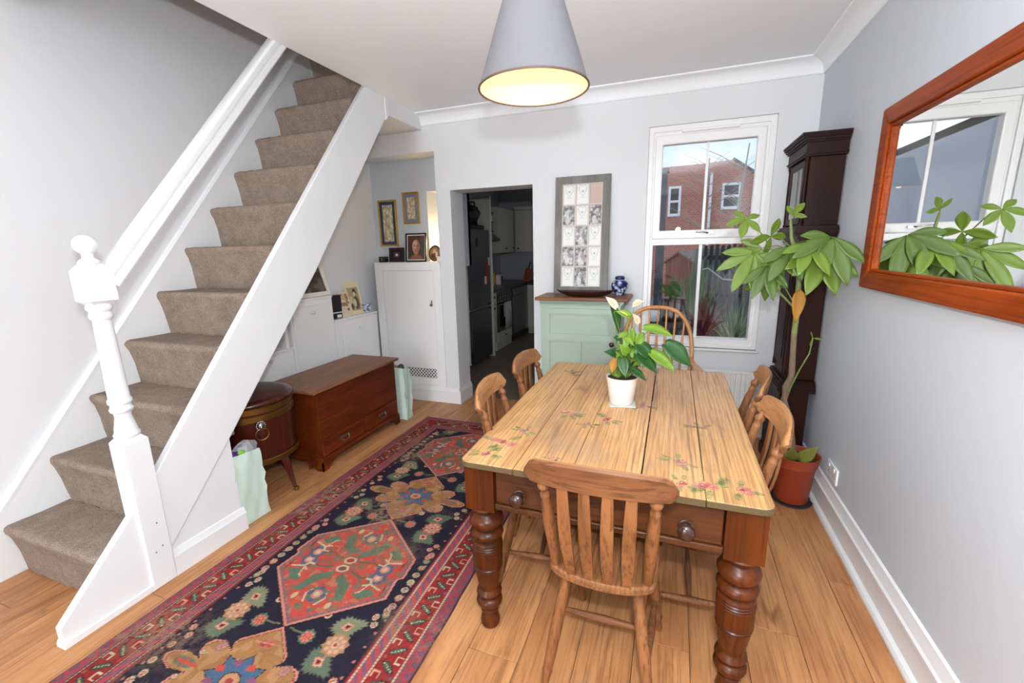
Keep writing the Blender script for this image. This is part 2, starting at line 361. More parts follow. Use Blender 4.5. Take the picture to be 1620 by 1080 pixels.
# ------------------------------------------------------------------ painting helpers (numpy rasters -> colour attribute)
def lin(c): return np.array(srgb(*c)[:3])
def vnoise(h, w, cells, seed=0):
    rs = np.random.RandomState(seed); gy = max(2, int(cells*h/max(h,w))+2); gx = max(2, int(cells*w/max(h,w))+2)
    g = rs.rand(gy, gx); y = np.linspace(0, gy-1.001, h); x = np.linspace(0, gx-1.001, w)
    yi = y.astype(int); xi = x.astype(int); fy = (y-yi)[:,None]; fx = (x-xi)[None,:]
    fy = fy*fy*(3-2*fy); fx = fx*fx*(3-2*fx)
    a = g[yi][:,xi]; b = g[yi][:,xi+1]; c = g[yi+1][:,xi]; d = g[yi+1][:,xi+1]
    return (a*(1-fx)+b*fx)*(1-fy)+(c*(1-fx)+d*fx)*fy
class Ras:
    def __init__(s, w, h, nx, ny, base):
        s.nx, s.ny = nx, ny; s.x = np.linspace(0, w, nx)[None,:].repeat(ny, 0); s.y = np.linspace(0, h, ny)[:,None].repeat(nx, 1)
        s.c = np.empty((ny, nx, 3)); s.c[:] = lin(base)
    def put(s, mask, col, a=1.0):
        s.c[mask] = s.c[mask]*(1-a)+lin(col)*a
    def poly(s, pts, col, a=1.0):
        s.put(s.inside(pts), col, a)
    def inside(s, pts):
        xs = [p[0] for p in pts]; ys = [p[1] for p in pts]
        j0, j1 = np.searchsorted(s.x[0], min(xs)), np.searchsorted(s.x[0], max(xs))+1
        i0, i1 = np.searchsorted(s.y[:,0], min(ys)), np.searchsorted(s.y[:,0], max(ys))+1
        mask = np.zeros((s.ny, s.nx), bool); X = s.x[i0:i1, j0:j1]; Y = s.y[i0:i1, j0:j1]; r = np.zeros(X.shape, bool); n = len(pts)
        for k in range(n):
            x1, y1 = pts[k]; x2, y2 = pts[(k+1) % n]
            if y1 == y2: continue
            c = ((y1 > Y) != (y2 > Y)) & (X < (x2-x1)*(Y-y1)/(y2-y1)+x1); r ^= c
        mask[i0:i1, j0:j1] = r; return mask
    def ell(s, cx, cy, rx, ry, col, a=1.0):
        s.put(((s.x-cx)/rx)**2+((s.y-cy)/ry)**2 < 1, col, a)
    def line(s, pts, w, col, closed=False, a=1.0):
        P = list(pts)+([pts[0]] if closed else [])
        for (x1, y1), (x2, y2) in zip(P[:-1], P[1:]):
            j0, j1 = np.searchsorted(s.x[0], min(x1,x2)-w), np.searchsorted(s.x[0], max(x1,x2)+w)+1
            i0, i1 = np.searchsorted(s.y[:,0], min(y1,y2)-w), np.searchsorted(s.y[:,0], max(y1,y2)+w)+1
            X = s.x[i0:i1, j0:j1]; Y = s.y[i0:i1, j0:j1]; dx, dy = x2-x1, y2-y1; L = dx*dx+dy*dy+1e-12
            t = np.clip(((X-x1)*dx+(Y-y1)*dy)/L, 0, 1); d = (X-x1-t*dx)**2+(Y-y1-t*dy)**2
            k = d < (w/2)**2; sub = s.c[i0:i1, j0:j1]; sub[k] = sub[k]*(1-a)+lin(col)*a
    def mul(s, n): s.c *= n[...,None]
def dyed(name, ras, place, material, parent=None):
    """grid mesh, place(x,y arrays)->(n,3) positions, with colour attribute"""
    ny, nx = ras.ny, ras.nx; P = place(ras.x.ravel(), ras.y.ravel())
    idx = np.arange(ny*nx).reshape(ny, nx); q = np.stack([idx[:-1,:-1], idx[:-1,1:], idx[1:,1:], idx[1:,:-1]], -1).reshape(-1, 4)
    me = bpy.data.meshes.new(name); me.vertices.add(ny*nx); me.vertices.foreach_set('co', P.astype(np.float32).ravel())
    me.loops.add(q.size); me.loops.foreach_set('vertex_index', q.ravel().astype(np.int32)); me.polygons.add(len(q))
    me.polygons.foreach_set('loop_start', np.arange(0, q.size, 4, dtype=np.int32))
    ca = me.color_attributes.new('dye', 'FLOAT_COLOR', 'POINT'); c4 = np.ones((ny*nx, 4), np.float32); c4[:,:3] = ras.c.reshape(-1, 3); ca.data.foreach_set('color', c4.ravel())
    me.materials.append(material); me.update(); me.validate()
    o = bpy.data.objects.new(name, me); COL.objects.link(o)
    if parent: o.parent = parent
    return o
# ================================================================== STRUCTURE
XL, XR, YB, YT, CZ, YF = -2.84, .838, 3.545, 3.79, 2.57, -4.2
fl = struct(bx('floor', M['black'], None, XL, XR, YF, YT, -.06, -.0062))
pw, plen = .1925, 1.26
pm = MB().box(-pw/2+.0008, pw/2-.0008, -plen/2+.0008, plen/2-.0008, -.006, 0).build('plank', M['floor'], fl, bevel=.0012, seg=1)
first = True; row = 0; x = XR-pw/2+.06
while x > XL-pw/2:
    y = -0.55 + [0, .46, .9, .25, .7, 1.1][row % 6]-.6
    while y-plen/2 < YT:
        if y+plen/2 > -.6:
            lo, hi = max(y-plen/2, -.6), min(y+plen/2, YT)
            xl, xh = max(x-pw/2, XL), min(x+pw/2, XR)
            if hi-lo > .02 and xh-xl > .01:
                if hi-lo > plen-.001 and xh-xl > pw-.001:
                    o = pm if first else pm.copy()
                    if not first: COL.objects.link(o)
                    first = False
                else:
                    o = MB().box(xl-x+.0008, xh-x-.0008, lo-y+.0008, hi-y-.0008, -.006, 0).build('plank', M['floor'], fl, bevel=.0012, seg=1)
                o.parent = fl; o.location = (x, y, 0)
        y += plen
    x -= pw; row += 1
struct(bx('floor_front', M['floor'], None, XL, XR, YF, -.6, -.006, 0))
struct(bx('floor_kitchen', M['kfloor'], None, -3.0, -.8, YT, 7.6, -.06, 0))

w = MB()
w.box(XL-.15, XL, YF, 3.95, 0, 4.7)
struct(w.build('wall_left', M['wall'], smooth=0))
struct(MB().box(XR, XR+.15, YF, YT, 0, 2.75).build('wall_right', M['wall_grey'], smooth=0))
struct(MB().box(XL-.15, XR+.15, YF-.15, YF, 0, 2.75).build('wall_front', M['wall'], smooth=0))
WX0, WX1, WZ0, WZ1 = -.212, .604, .668, 2.277
DX0, DX1, DZ = -1.85, -1.10, 1.945
AX1, AZ = -1.985, 2.275
w = MB()
w.box(AX1, DX0, YB+.006, YT, 0, DZ+.012)            # pier between alcove and doorway
w.box(XL, AX1, YB, YT, AZ, 2.75)          # beam over alcove
w.box(AX1, DX1, YB, YT, DZ+.012, 2.75)
w.box(DX0, DX1, YB, YT, DZ, DZ+.012)
w.box(DX1, WX0, YB, YT, 0, 2.75)
w.box(WX0, WX1, YB, YT, 0, WZ0)
w.box(WX0, WX1, YB, YT, WZ1, 2.75)
w.box(WX1, XR+.15, YB, YT, 0, 2.75)
struct(w.build('wall_back', M['wall'], smooth=0))
# alcove back with the lit slot
w = MB(); NX0, NX1, NZ0, NZ1 = -2.225, -1.985, 1.33, 1.985
w.box(XL, NX0, YT, YT+.06, 0, 2.45); w.box(NX0, NX1, YT, YT+.06, 0, NZ0); w.box(NX0, NX1, YT, YT+.06, NZ1, 2.45)
w.box(NX0-.05, NX0, YT+.06, YT+.32, NZ0-.05, NZ1+.05); w.box(NX1, NX1+.05, YT, YT+.32, NZ0-.05, NZ1+.05)
w.box(NX0-.05, NX1+.05, YT+.27, YT+.32, NZ0-.05, NZ1+.05); w.box(NX0, NX1, YT+.06, YT+.27, NZ0-.05, NZ0); w.box(NX0, NX1, YT+.06, YT+.27, NZ1, NZ1+.05)
struct(w.build('wall_alcove', M['wall_grey'], smooth=0))
# ceiling with the stairwell opening
SX = -2.09
w = MB(); w.box(SX, XR+.15, YF, YB, CZ, CZ+.16); w.box(XL, SX, YF, 1.3, CZ, CZ+.16)
struct(w.build('ceiling', M['ceil'], smooth=0))
w = MB(); w.box(SX, SX+.1, 1.3, YB, CZ+.16, 4.7); w.box(XL, SX+.1, 1.2, 1.3, CZ+.16, 4.7); w.box(XL, SX+.1, YB, YB+.1, 2.75, 4.7); w.box(XL-.15, SX+.1, 1.2, YB+.1, 4.7, 4.8)
struct(w.build('wall_stairwell', M['wall'], smooth=0))
struct(bx('ceiling_landing', M['wall'], None, XL, SX, 3.06, YB, 2.45, 2.6))
# coving
def cove(p0, p1, u, name):
    prof = [(0, 0), (.0, -.09), (.008, -.09), (.012, -.082)]
    for k in range(7):
        t = k/6*math.pi/2
        prof.append((.012+.075*(1-math.cos(t)), -.078+.066*math.sin(t)))
    prof += [(.092, -.010), (.096, -.008), (.096, 0)]
    return struct(MB().sweep(prof, p0, p1, u, (0,0,1)).build(name, M['ceil'], smooth=25))
cove((SX, YB, CZ), (XR, YB, CZ), (0,-1,0), 'trim_1')
cove((XR, YF, CZ), (XR, YB, CZ), (-1,0,0), 'trim_2')
# skirting
SK = [(0,0),(.036,0),(.036,.012),(.030,.024),(.020,.030),(.017,.032),(.017,.118),(.021,.122),(.027,.132),(.027,.146),(.020,.154),(.017,.166),(.012,.182),(.010,.196),(0,.2)]
struct(MB().sweep(SK, (XR,YF,0), (XR,YB,0), (-1,0,0), (0,0,1)).build('baseboard_right', M['gloss'], smooth=20))
SK2 = [(0,0),(.02,0),(.02,.115),(.012,.132),(.008,.15),(0,.152)]
b = MB(); b.sweep(SK2, (-2.70,YB,0), (DX0,YB,0), (0,-1,0), (0,0,1)); b.sweep(SK2, (DX0,YB-.02,0), (DX0,YT,0), (1,0,0), (0,0,1))
b.sweep(SK2, (DX1-.02,YB,0), (XR,YB,0), (0,-1,0), (0,0,1))
struct(b.build('baseboard_back', M['gloss'], smooth=20))

# window
wn = struct(bpy.data.objects.new('window_1', None)); COL.objects.link(wn)
wn['label'] = 'white framed sash-style window with garden view'
fy0, fy1 = 3.572, 3.66
def ringframe(x0, x1, z0, z1, t, y0, y1):
    """mitred rectangular frame; t = (left, right, bottom, top) widths"""
    o = [(x0,z0),(x1,z0),(x1,z1),(x0,z1)]; i = [(x0+t[0],z0+t[2]),(x1-t[1],z0+t[2]),(x1-t[1],z1-t[3]),(x0+t[0],z1-t[3])]
    f = MB()
    vs = [(p[0],y,p[1]) for y in (y0,y1) for p in o] + [(p[0],y,p[1]) for y in (y0,y1) for p in i]
    fs = []
    for k in range(4):
        n = (k+1) % 4
        fs += [(k,n,8+n,8+k), (4+n,4+k,12+k,12+n), (n,k,4+k,4+n), (8+k,8+n,12+n,12+k)]
    f.add(vs, fs); return f
ringframe(WX0, WX1, WZ0, WZ1, (.036,.036,.03,.04), YB+.012, fy1).build('window_frame', M['upvc'], wn, bevel=.004)
g = ringframe(WX0+.036, WX1-.036, WZ0+.03, WZ1-.04, (.021,.021,.04,.022), fy0, fy1); g.box(WX0+.057, WX1-.057, fy0, fy1, 1.443, 1.4849)
g.build('inner_frame', M['upvc'], wn)
f = MB(); s0, s1 = 3.562, 3.63
f = ringframe(-.165, .552, 1.485, 2.215, (.053,.053,.063,.064), s0, s1)
sash = f.build('opening_sash', M['upvc'], wn, bevel=.008)
bx('glazing_bar', M['upvc'], wn, .174, .196, 3.60, 3.62, .738, 1.443); bx('glazing_bar', M['upvc'], wn, .182, .200, 3.606, 3.616, 1.548, 2.151)
bx('pane', M['glass'], wn, -.155, .547, 3.612, 3.616, .735, 1.446); bx('pane', M['glass'], wn, -.115, .502, 3.612, 3.616, 1.545, 2.154)
bx('trickle_vent', M['upvc'], wn, .01, .38, 3.548, 3.575, 2.222, 2.24, bevel=.004)
h = MB().box(.205, .265, 3.548, 3.562, 1.512, 1.528); h.path([(.215,3.55,1.52),(.225,3.53,1.523),(.19,3.522,1.53),(.14,3.524,1.532)], [.006,.006,.006,.005], 8)
h.build('window_handle', M['chrome'], wn, bevel=.002)
struct(bx('window_sill', M['gloss'], wn, WX0-.015, WX1+.015, 3.528, 3.60, .648, .668, bevel=.006))

# kitchen shell
w = MB(); w.box(-3.1,-2.95,YT,7.6,0,2.5)
struct(w.build('wall_kitchen_left', M['kwall'], smooth=0))
struct(bx('wall_kitchen_back', M['kwall'], None, -3.1, -.8, 7.5, 7.65, 0, 2.5)); struct(bx('wall_kitchen_right', M['kwall'], None, -.92, -.8, YT, 7.6, 0, 2.5))
struct(bx('ceiling_kitchen', M['kwall'], None, -3.1, -.8, YT, 7.65, 2.42, 2.5))

# ================================================================== STAIRCASE
RISE, GO, Y0 = .2476, .2040, .890
st = thing('staircase', 'steep white-painted staircase with taupe carpet, newel post and sloping handrail', 'staircase', (0,0,0))
NS = 12
for k in range(NS):
    yb, z1 = Y0+k*GO, .256+k*RISE; z0 = z1-RISE if k else 0
    pr = [(yb+.004, z0), (yb-.002, z0+.05), (yb-.008, z0+.12), (yb-.022, z1-.06), (yb-.033, z1-.035), (yb-.036, z1-.02), (yb-.032, z1-.008), (yb-.022, z1-.001), (yb-.008, z1),
          (yb+GO*.5, z1-.002), (yb+GO+.004, z1), (yb+GO+.004, z0+.02)]
    if k == 0: pr = [(yb+.004, 0.003)]+pr[1:]
    rows = []; nx = 22
    for i in range(nx+1):
        t = i/nx; x = -2.818 + t*(2.818-2.132); e = min(t, 1-t)*nx
        off = .006*max(0, 1-e/1.2)
        rows.append([(x, p[0]+off+.0025*math.sin(i*1.7+k*2.1+q), p[1]-off*.6+.0015*math.sin(i*2.3+k+q*1.3)) for q, p in enumerate(pr)])
    mb = MB(); mb.strip(rows, True); n = len(pr)
    mb.f.append(list(range(n))); mb.m.append(0); mb.f.append([nx*n+q for q in range(n)][::-1]); mb.m.append(0)
    mb.build('carpeted_step', M['carpet'], st, smooth=50)
# outer string: y-z polygon
x0, x1 = -2.128, -2.09
s = MB(); s.prism([(1.095,.13),(1.100,.505),(2.83,2.60),(3.055,2.60),(3.055,2.455),(2.166,1.332),(1.462,.533)], 'x', x0, x1)
s.build('outer_string', M['gloss'], st, bevel=.004)
s = MB(); s.prism([(3.03,2.60),(3.062,2.60),(3.062,2.44),(3.03,2.41)], 'x', x0-.004, x1+.006); s.build('string_end_trim', M['gloss'], st, bevel=.002)
s = MB(); s.prism([(1.095,.0),(1.458,0),(1.458,.53),(1.095,.125)], 'x', x0+.004, x1-.008); s.build('understair_panel', M['gloss'], st)
SKs = [(0,0),(.018,0),(.018,.095),(.010,.112),(.006,.125),(0,.127)]
MB().sweep(SKs, (x1-.008,1.10,0), (x1-.008,1.47,0), (1,0,0), (0,0,1)).build('panel_skirting', M['gloss'], st, smooth=20)
s = MB(); s.prism([(.70,.03),(.70,.085),(1.01,.405),(1.01,.03)], 'x', x0+.004, x1); s.build('lower_string', M['gloss'], st, bevel=.003)
s = MB(); s.prism([(.694,0),(.694,.016),(.70,.03),(1.01,.03),(1.01,0)], 'x', x0-.004, x1+.012); s.build('lower_plinth', M['gloss'], st, bevel=.003)
# wall string
s = MB(); s.prism([(.74,0),(.74,.17),(.865,.335),(1.149,.69),(2.023,1.75),(3.2,3.20),(3.4,3.2),(3.4,2.5),(1.2,.0)], 'x', -2.84, -2.818); s.build('wall_string', M['gloss'], st, bevel=.003)
dq = Vector((0, 1, 1.237)).normalized(); nq = Vector((0,-dq.z,dq.y))
MB().sweep([(0,-.012),(.024,-.012),(.024,-.004),(.016,.006),(0,.010)], (-2.84,.80,.253), (-2.84,3.2,3.21), (1,0,0), nq).build('wall_string_bead', M['gloss'], st, smooth=30)
# soffit below the flight
s = MB(); s.prism([(1.46,.555),(1.47,.585),(3.06,2.56),(3.07,2.53)], 'x', -2.838, x0); s.build('soffit', M['wall'], st)
# newel
nx, ny, hw = -2.126, 1.053, .048
nw = MB(); nw.box(nx-hw, nx+hw, ny-hw, ny+hw, 0, .69)
nw.add([(nx-hw,ny-hw,.69),(nx+hw,ny-hw,.69),(nx+hw,ny+hw,.69),(nx-hw,ny+hw,.69),(nx-.03,ny-.03,.712),(nx+.03,ny-.03,.712),(nx+.03,ny+.03,.712),(nx-.03,ny+.03,.712)], [(0,1,5,4),(1,2,6,5),(2,3,7,6),(3,0,4,7),(4,5,6,7)])
newel = nw.build('newel_post', M['gloss'], st, bevel=.003)
pr = [(.030,.705),(.044,.712),(.046,.722),(.040,.732),(.038,.75),(.033,.775),(.028,.80),(.030,.815),(.038,.822),(.041,.832),(.036,.842),(.034,.85),(.041,.86),(.041,.872),(.036,.88),(.034,1.0),(.032,1.12),(.0305,1.195),(.030,1.205),(.037,1.212),(.039,1.222),(.035,1.232),(.033,1.238),(.040,1.246),(.042,1.256),(.038,1.266),(.034,1.27)]
MB().lathe(pr, 28, (nx,ny,0)).build('turned_shaft', M['gloss'], newel, smooth=40)
b = MB(); hh = .047; c = .022
for za, zb, w0, w1 in ((1.262,1.282,hh-c,hh),(1.282,1.398,hh,hh),(1.398,1.425,hh,hh-c)):
    b.strip([[(nx+sx*q,ny+sy*q,z) for sx,sy in ((-1,-1),(1,-1),(1,1),(-1,1))] for z,q in ((za,w0),(zb,w1))], True)
q=hh-c; b.add([(nx-q,ny-q,1.262),(nx+q,ny-q,1.262),(nx+q,ny+q,1.262),(nx-q,ny+q,1.262)],[(0,3,2,1)]); b.add([(nx-q,ny-q,1.425),(nx+q,ny-q,1.425),(nx+q,ny+q,1.425),(nx-q,ny+q,1.425)],[(0,1,2,3)])
b.build('newel_block', M['gloss'], newel, smooth=20)
pr = [(.001,1.422),(.034,1.424),(.036,1.43),(.030,1.438),(.020,1.444),(.018,1.452)]
for k in range(11):
    t = -1.1+k*(math.pi/2+1.1)/10; pr.append((max(.001,.040*math.cos(t)), 1.496+.038*math.sin(t)))
MB().lathe(pr, 24, (nx,ny,0)).build('finial', M['gloss'], newel, smooth=40)
for dy, dz in ((.010,.30),(-.014,.17),(.014,.185)):
    MB().lathe([(.003,0),(.003,.002)], 8, (nx+hw, ny+dy, dz), rot=(0,R(90),0)).build('screw_hole', M['trimdark'], newel)
# handrail
dr = Vector((0, 1, 1.212)).normalized(); nr = Vector((0, -dr.z, dr.y))
hp = [(-.030,-.038),(.028,-.038),(.032,-.032),(.032,-.010),(.026,-.006),(.026,-.002),(.034,.002),(.036,.010),(.036,.026),(.028,.036),(.014,.040),(-.014,.040),(-.028,.036),(-.036,.026),(-.036,.010),(-.034,.002),(-.026,-.002),(-.026,-.006),(-.032,-.010),(-.032,-.032)]
a0 = Vector((-2.122, 1.09, 1.352)); a1 = a0 + dr*((2.62-1.352)/dr.z)
MB().sweep(hp, a0, a1, (1,0,0), nr).build('handrail', M['gloss'], st, smooth=30)
#@@OBJECTS
# ================================================================== RUG
rx0, rx1, ry0, ry1 = -1.975, -.775, -.10, 3.155
W_, H_ = rx1-rx0, ry1-ry0
ra = Ras(W_, H_, 301, int(H_/.004)+1, (30,30,48))
NAVY, RED, CORAL, PINK, IVORY, GREEN, BLUE, OCHRE, MAUVE, DARK, ROSE = (30,32,52), (142,38,42), (196,74,62), (206,128,112), (200,178,146), (92,112,90), (74,100,126), (162,116,72), (132,74,84), (34,24,28), (160,62,62)
cx = .600; X, Yr = ra.x, ra.y
def yy(v): return v-ry0
def sym(pts): return [(cx+a, yy(b)) for a, b in pts]+[(cx-a, yy(b)) for a, b in pts[::-1]]
# field motifs -------------------------------------------------------
def serr_leaf(u, v, ang, s=1.0, col=GREEN, core=True):
    pts = []
    for k in range(40):
        t = 2*math.pi*k/40; r = (.074 if k % 2 else .058)*s/(abs(math.cos(t))**1.15+abs(math.sin(t))**1.15)**.75*(1+.12*math.sin(3*t+1)); pts.append((r*1.22*math.cos(t), r*.86*math.sin(t)))
    ca, sa = math.cos(ang), math.sin(ang)
    ra.poly([(u+a*ca-b*sa, v+a*sa+b*ca) for a, b in [(p[0]*1.10, p[1]*1.14) for p in pts]], (66,60,62)); ra.poly([(u+a*ca-b*sa, v+a*sa+b*ca) for a, b in pts], col)
    if core:
        for q, c in ((.026, PINK), (.019, IVORY), (.014, ROSE), (.006, DARK)):
            q *= s; ra.poly([(u+a*ca-b*sa, v+a*sa+b*ca) for a, b in ((q*1.2,0),(0,q),(-q*1.2,0),(0,-q))], c)
def rosette(u, v, r, c1, c2, c3):
    pts = [(u+(r*(1.12 if k % 2 else .88))*math.cos(math.pi*k/10), v+(r*(1.12 if k % 2 else .88))*math.sin(math.pi*k/10)) for k in range(20)]
    ra.poly(pts, c1); ra.ell(u, v, r*.68, r*.68, c2)
    for k in range(8):
        t = math.pi*k/4; ra.ell(u+r*.62*math.cos(t), v+r*.62*math.sin(t), r*.17, r*.17, c3)
    ra.ell(u, v, r*.3, r*.3, c3); ra.ell(u, v, r*.15, r*.15, ROSE)
junc = [.575, 1.042, 1.770, 2.255, 2.985]
for j, vj in enumerate(junc):
    for sg in (-1, 1):
        u = cx+sg*.243
        serr_leaf(u, yy(vj+.080), sg*.5, .90, (88,106,84) if (j+sg) % 2 else (126,132,104)); serr_leaf(u, yy(vj-.076), -sg*.5, .90, (94,112,90))
        rosette(u+sg*.01, yy(vj), .050, (170,124,90) if j % 2 else (176,104,86), (178,140,104) if j % 2 else (190,120,100), (206,160,134))
        rosette(cx+sg*.122, yy(vj-.006), .032, GREEN, CORAL, PINK)
        ra.line([(cx+sg*.09,yy(vj)),(cx+sg*.03,yy(vj+.004))], .008, (110,110,80))
        for dv, du in ((.155,.32),(.122,.335),(-.15,.325),(-.118,.345),(.20,.345),(-.2,.345),(.10,.13)):
            rosette(cx+sg*du, yy(vj+dv), .015, IVORY if dv > 0 else PINK, ROSE, IVORY)
for v in np.arange(1.22, 1.62, .046):
    for sg in (-1, 1):
        q = int(round(v*100)); rosette(cx+sg*.352, yy(v), .017, [IVORY, (176,150,110), GREEN, PINK][q % 4], [ROSE, NAVY, OCHRE][q % 3], IVORY)
for v in np.arange(2.44, 2.86, .05):
    for sg in (-1, 1):
        q = int(round(v*100)); rosette(cx+sg*.352, yy(v), .017, [(170,160,140), IVORY, GREEN, PINK][q % 4], [ROSE, NAVY, OCHRE][q % 3], IVORY)
for v in np.arange(.0, 3.1, .063):
    for sg in (-1, 1):
        q = int(v*1000); ra.ell(cx+sg*(.365), yy(v), .006, .006, [PINK, (120,120,130), IVORY][q % 3], .7)
# red hexagons -------------------------------------------------------
def hexa(vb, seed):
    def P(o): return sym([(0, vb+.0+o*1.25), (.305-o, vb+.245+o*.3), (.288-o, vb+.355), (.312-o, vb+.372), (.298-o, vb+.495-o*.3), (0, vb+.728-o*1.25)])
    ra.poly(P(-.004), DARK); ra.poly(P(0), PINK); ra.poly(P(.012), (110,96,104)); ra.poly(P(.019), CORAL)
    inn = ra.inside(P(.019)); vc = vb+.364
    # little chequer teeth along the inside
    band = inn & ~ra.inside(P(.032)); ra.put(band & (((X*90).astype(int)+(Yr*90).astype(int)) % 2 == 0), (120,104,112))
    n1 = vnoise(ra.ny, ra.nx, 150, seed); n2 = vnoise(ra.ny, ra.nx, 260, seed+1)
    ra.put(inn & (n1 > .66), (104,110,84), .7); ra.put(inn & (n1 < .24), (176,128,96), .6); ra.put(inn & (n2 > .86), BLUE, .7); ra.put(inn & (n2 < .10), ROSE, .8)
    for sx_ in (-1, 1):
        for sy_ in (-1, 1):
            def q(a, b): return (cx+sx_*a, yy(vc+sy_*b))
            ra.poly([q(.02,.05),q(.10,.10),q(.13,.19),q(.09,.20),q(.06,.13),q(.015,.09)], GREEN)
            ra.poly([q(.14,.14),q(.20,.09),q(.24,.11),q(.19,.16)], (92,112,92))
            ra.line([q(.05,.03),q(.12,.05),q(.20,.02)], .010, (100,92,72))
            u, v = q(.195,.028); 
            for k in range(8): ra.ell(u+.030*math.cos(k*.785), v+.030*math.sin(k*.785), .013, .013, [BLUE, (96,92,110)][k % 2])
            ra.ell(u, v, .023, .023, PINK); ra.ell(u, v, .013, .013, IVORY)
            ra.line([q(.16,.085),q(.19,.07),q(.245,.085)], .009, IVORY); ra.line([q(.19,.07),q(.175,.045),q(.15,.045)], .011, IVORY); ra.line([q(.18,.075),q(.17,.12),q(.155,.13)], .006, IVORY)
            ra.line([q(.03,.16),q(.05,.20),q(.03,.24)], .008, IVORY); ra.ell(*q(.09,.225), .012, .018, (196,170,130))
            ra.line([q(.26,.05),q(.265,.11)], .006, (90,60,50)); ra.poly([q(.02,.26),q(.05,.25),q(.04,.29)], GREEN)
    for dv in (.19, -.19):
        u, v = cx, yy(vc+dv)
        for k in range(8): ra.ell(u+.032*math.cos(k*.785), v+.032*math.sin(k*.785), .014, .014, [(88,92,120), GREEN][k % 2])
        ra.ell(u, v, .024, .024, PINK); ra.ell(u, v, .013, .013, IVORY)
    for dv in (.028, -.028):
        u, v = cx, yy(vc+dv); ra.poly([(u-.034,v),(u-.012,v+.022),(u+.02,v+.022),(u+.034,v),(u+.012,v-.022),(u-.02,v-.022)], IVORY); ra.poly([(u-.022,v),(u-.007,v+.013),(u+.013,v+.013),(u+.022,v),(u+.007,v-.013),(u-.013,v-.013)], ROSE if dv > 0 else (110,84,70))
for vb, sd in ((1.042, 11), (2.255, 21), (-.153, 31)): hexa(vb, sd)
# ochre lobed medallions ---------------------------------------------
def ochre(vc, h, seed):
    k = h/.237
    half = [(0,h),(.115,h-.095*k),(.124,h-.118*k),(.098,h-.146*k),(.165,h-.122*k),(.205,h-.130*k),(.222,h-.155*k),(.214,h-.188*k),(.182,h-.210*k),(.262,h-.200*k),(.312,.020),(.328,0)]
    half = half+[(a, -b_) for a, b_ in half[::-1][1:]]
    def P(o): 
        s1, s2 = 1-o/.3, 1-o/h
        return [(cx+a*s1, yy(vc+b*s2)) for a, b in half]+[(cx-a*s1, yy(vc+b*s2)) for a, b in half[::-1]]
    ra.poly(P(-.003), DARK); ra.poly(P(0), PINK); ra.poly(P(.012), DARK); ra.poly(P(.015), OCHRE)
    inn = ra.inside(P(.016)); n1 = vnoise(ra.ny, ra.nx, 120, seed); ra.put(inn & (n1 > .62), (188,140,100), .6); ra.put(inn & (n1 < .25), (150,104,58), .6)
    star = [(cx+(.125 if i % 2 == 0 else .085)*math.cos(i*math.pi/8), yy(vc)+(.105 if i % 2 == 0 else .070)*math.sin(i*math.pi/8)) for i in range(16)]
    ra.poly(star, DARK); ra.poly([(cx+(a-cx)*.95, yy(vc)+(b-yy(vc))*.95) for a, b in star], BLUE)
    for i in range(8):
        t = i*math.pi/4+.39; ra.poly([(cx+.082*math.cos(t)+.022*math.cos(t+a), yy(vc)+.066*math.sin(t)+.015*math.sin(t+a)) for a in (0,1.57,3.14,4.71)], CORAL if i % 2 else (140,80,110))
    ra.ell(cx, yy(vc), .040, .033, DARK); ra.ell(cx, yy(vc), .036, .029, (190,140,100)); ra.ell(cx, yy(vc), .015, .012, ROSE)
    for sx_ in (-1, 1):
        ra.ell(cx+sx_*.225, yy(vc), .05, .020, GREEN); ra.line([(cx+sx_*.17,yy(vc)),(cx+sx_*.26,yy(vc))], .010, CORAL); ra.line([(cx+sx_*.22,yy(vc+.018)),(cx+sx_*.22,yy(vc-.018))], .008, CORAL)
        for sy_ in (-1, 1):
            rosette(cx+sx_*.155, yy(vc+sy_*.092*k), .022, (150,110,90), (110,120,120), PINK); rosette(cx+sx_*.2, yy(vc+sy_*.05), .012, GREEN, PINK, IVORY)
    for sy_ in (-1, 1):
        u, v = cx, yy(vc+sy_*.152*k); ra.ell(u, v, .028, .020, (176,110,90)); ra.ell(u-.012, v, .013, .012, ROSE); ra.ell(u+.016, v+.004, .012, .012, CORAL); ra.line([(u-.05,v),(u+.05,v+.012)], .006, PINK)
ochre(2.0125, .2425, 41); ochre(.8085, .2335, 51)
# borders -------------------------------------------------------------
d = np.minimum(np.minimum(X, W_-X), np.minimum(Yr, H_-Yr))
side = (np.minimum(X, W_-X) <= np.minimum(Yr, H_-Yr))
along = np.where(side, Yr, X)
def band(a, b): return (d >= a) & (d < b)
ra.put(band(0,.058), MAUVE); ra.put(band(.058,.158), RED); ra.put(band(.158,.215), (150,74,86)); ra.put(band(.210,.217), (128,32,38))
z = np.abs(((along/.045) % 1)-.5)*2
ra.put(band(.008,.05) & (np.abs((d-.012)/.034-z) < .20), (176,58,66)); ra.put(band(.008,.05) & (np.abs((d-.012)/.034-z+.42) < .12), (78,86,112))
ra.put(band(.164,.205) & (np.abs((d-.166)/.036-((along/.05) % 1)) < .15), (190,66,66)); ra.put(band(.164,.205) & (np.abs((d-.166)/.036-((along/.05+.45) % 1)) < .10), (84,88,120))
dots = (np.mod(along, .012) < .0075)
for a in (.056, .156, .200): ra.put(band(a-.004, a+.006), DARK); ra.put(band(a-.001, a+.004) & dots, IVORY); ra.put(band(a-.001, a+.004) & ~dots, (150,120,96))
ra.put(band(0,.005), (70,58,66))
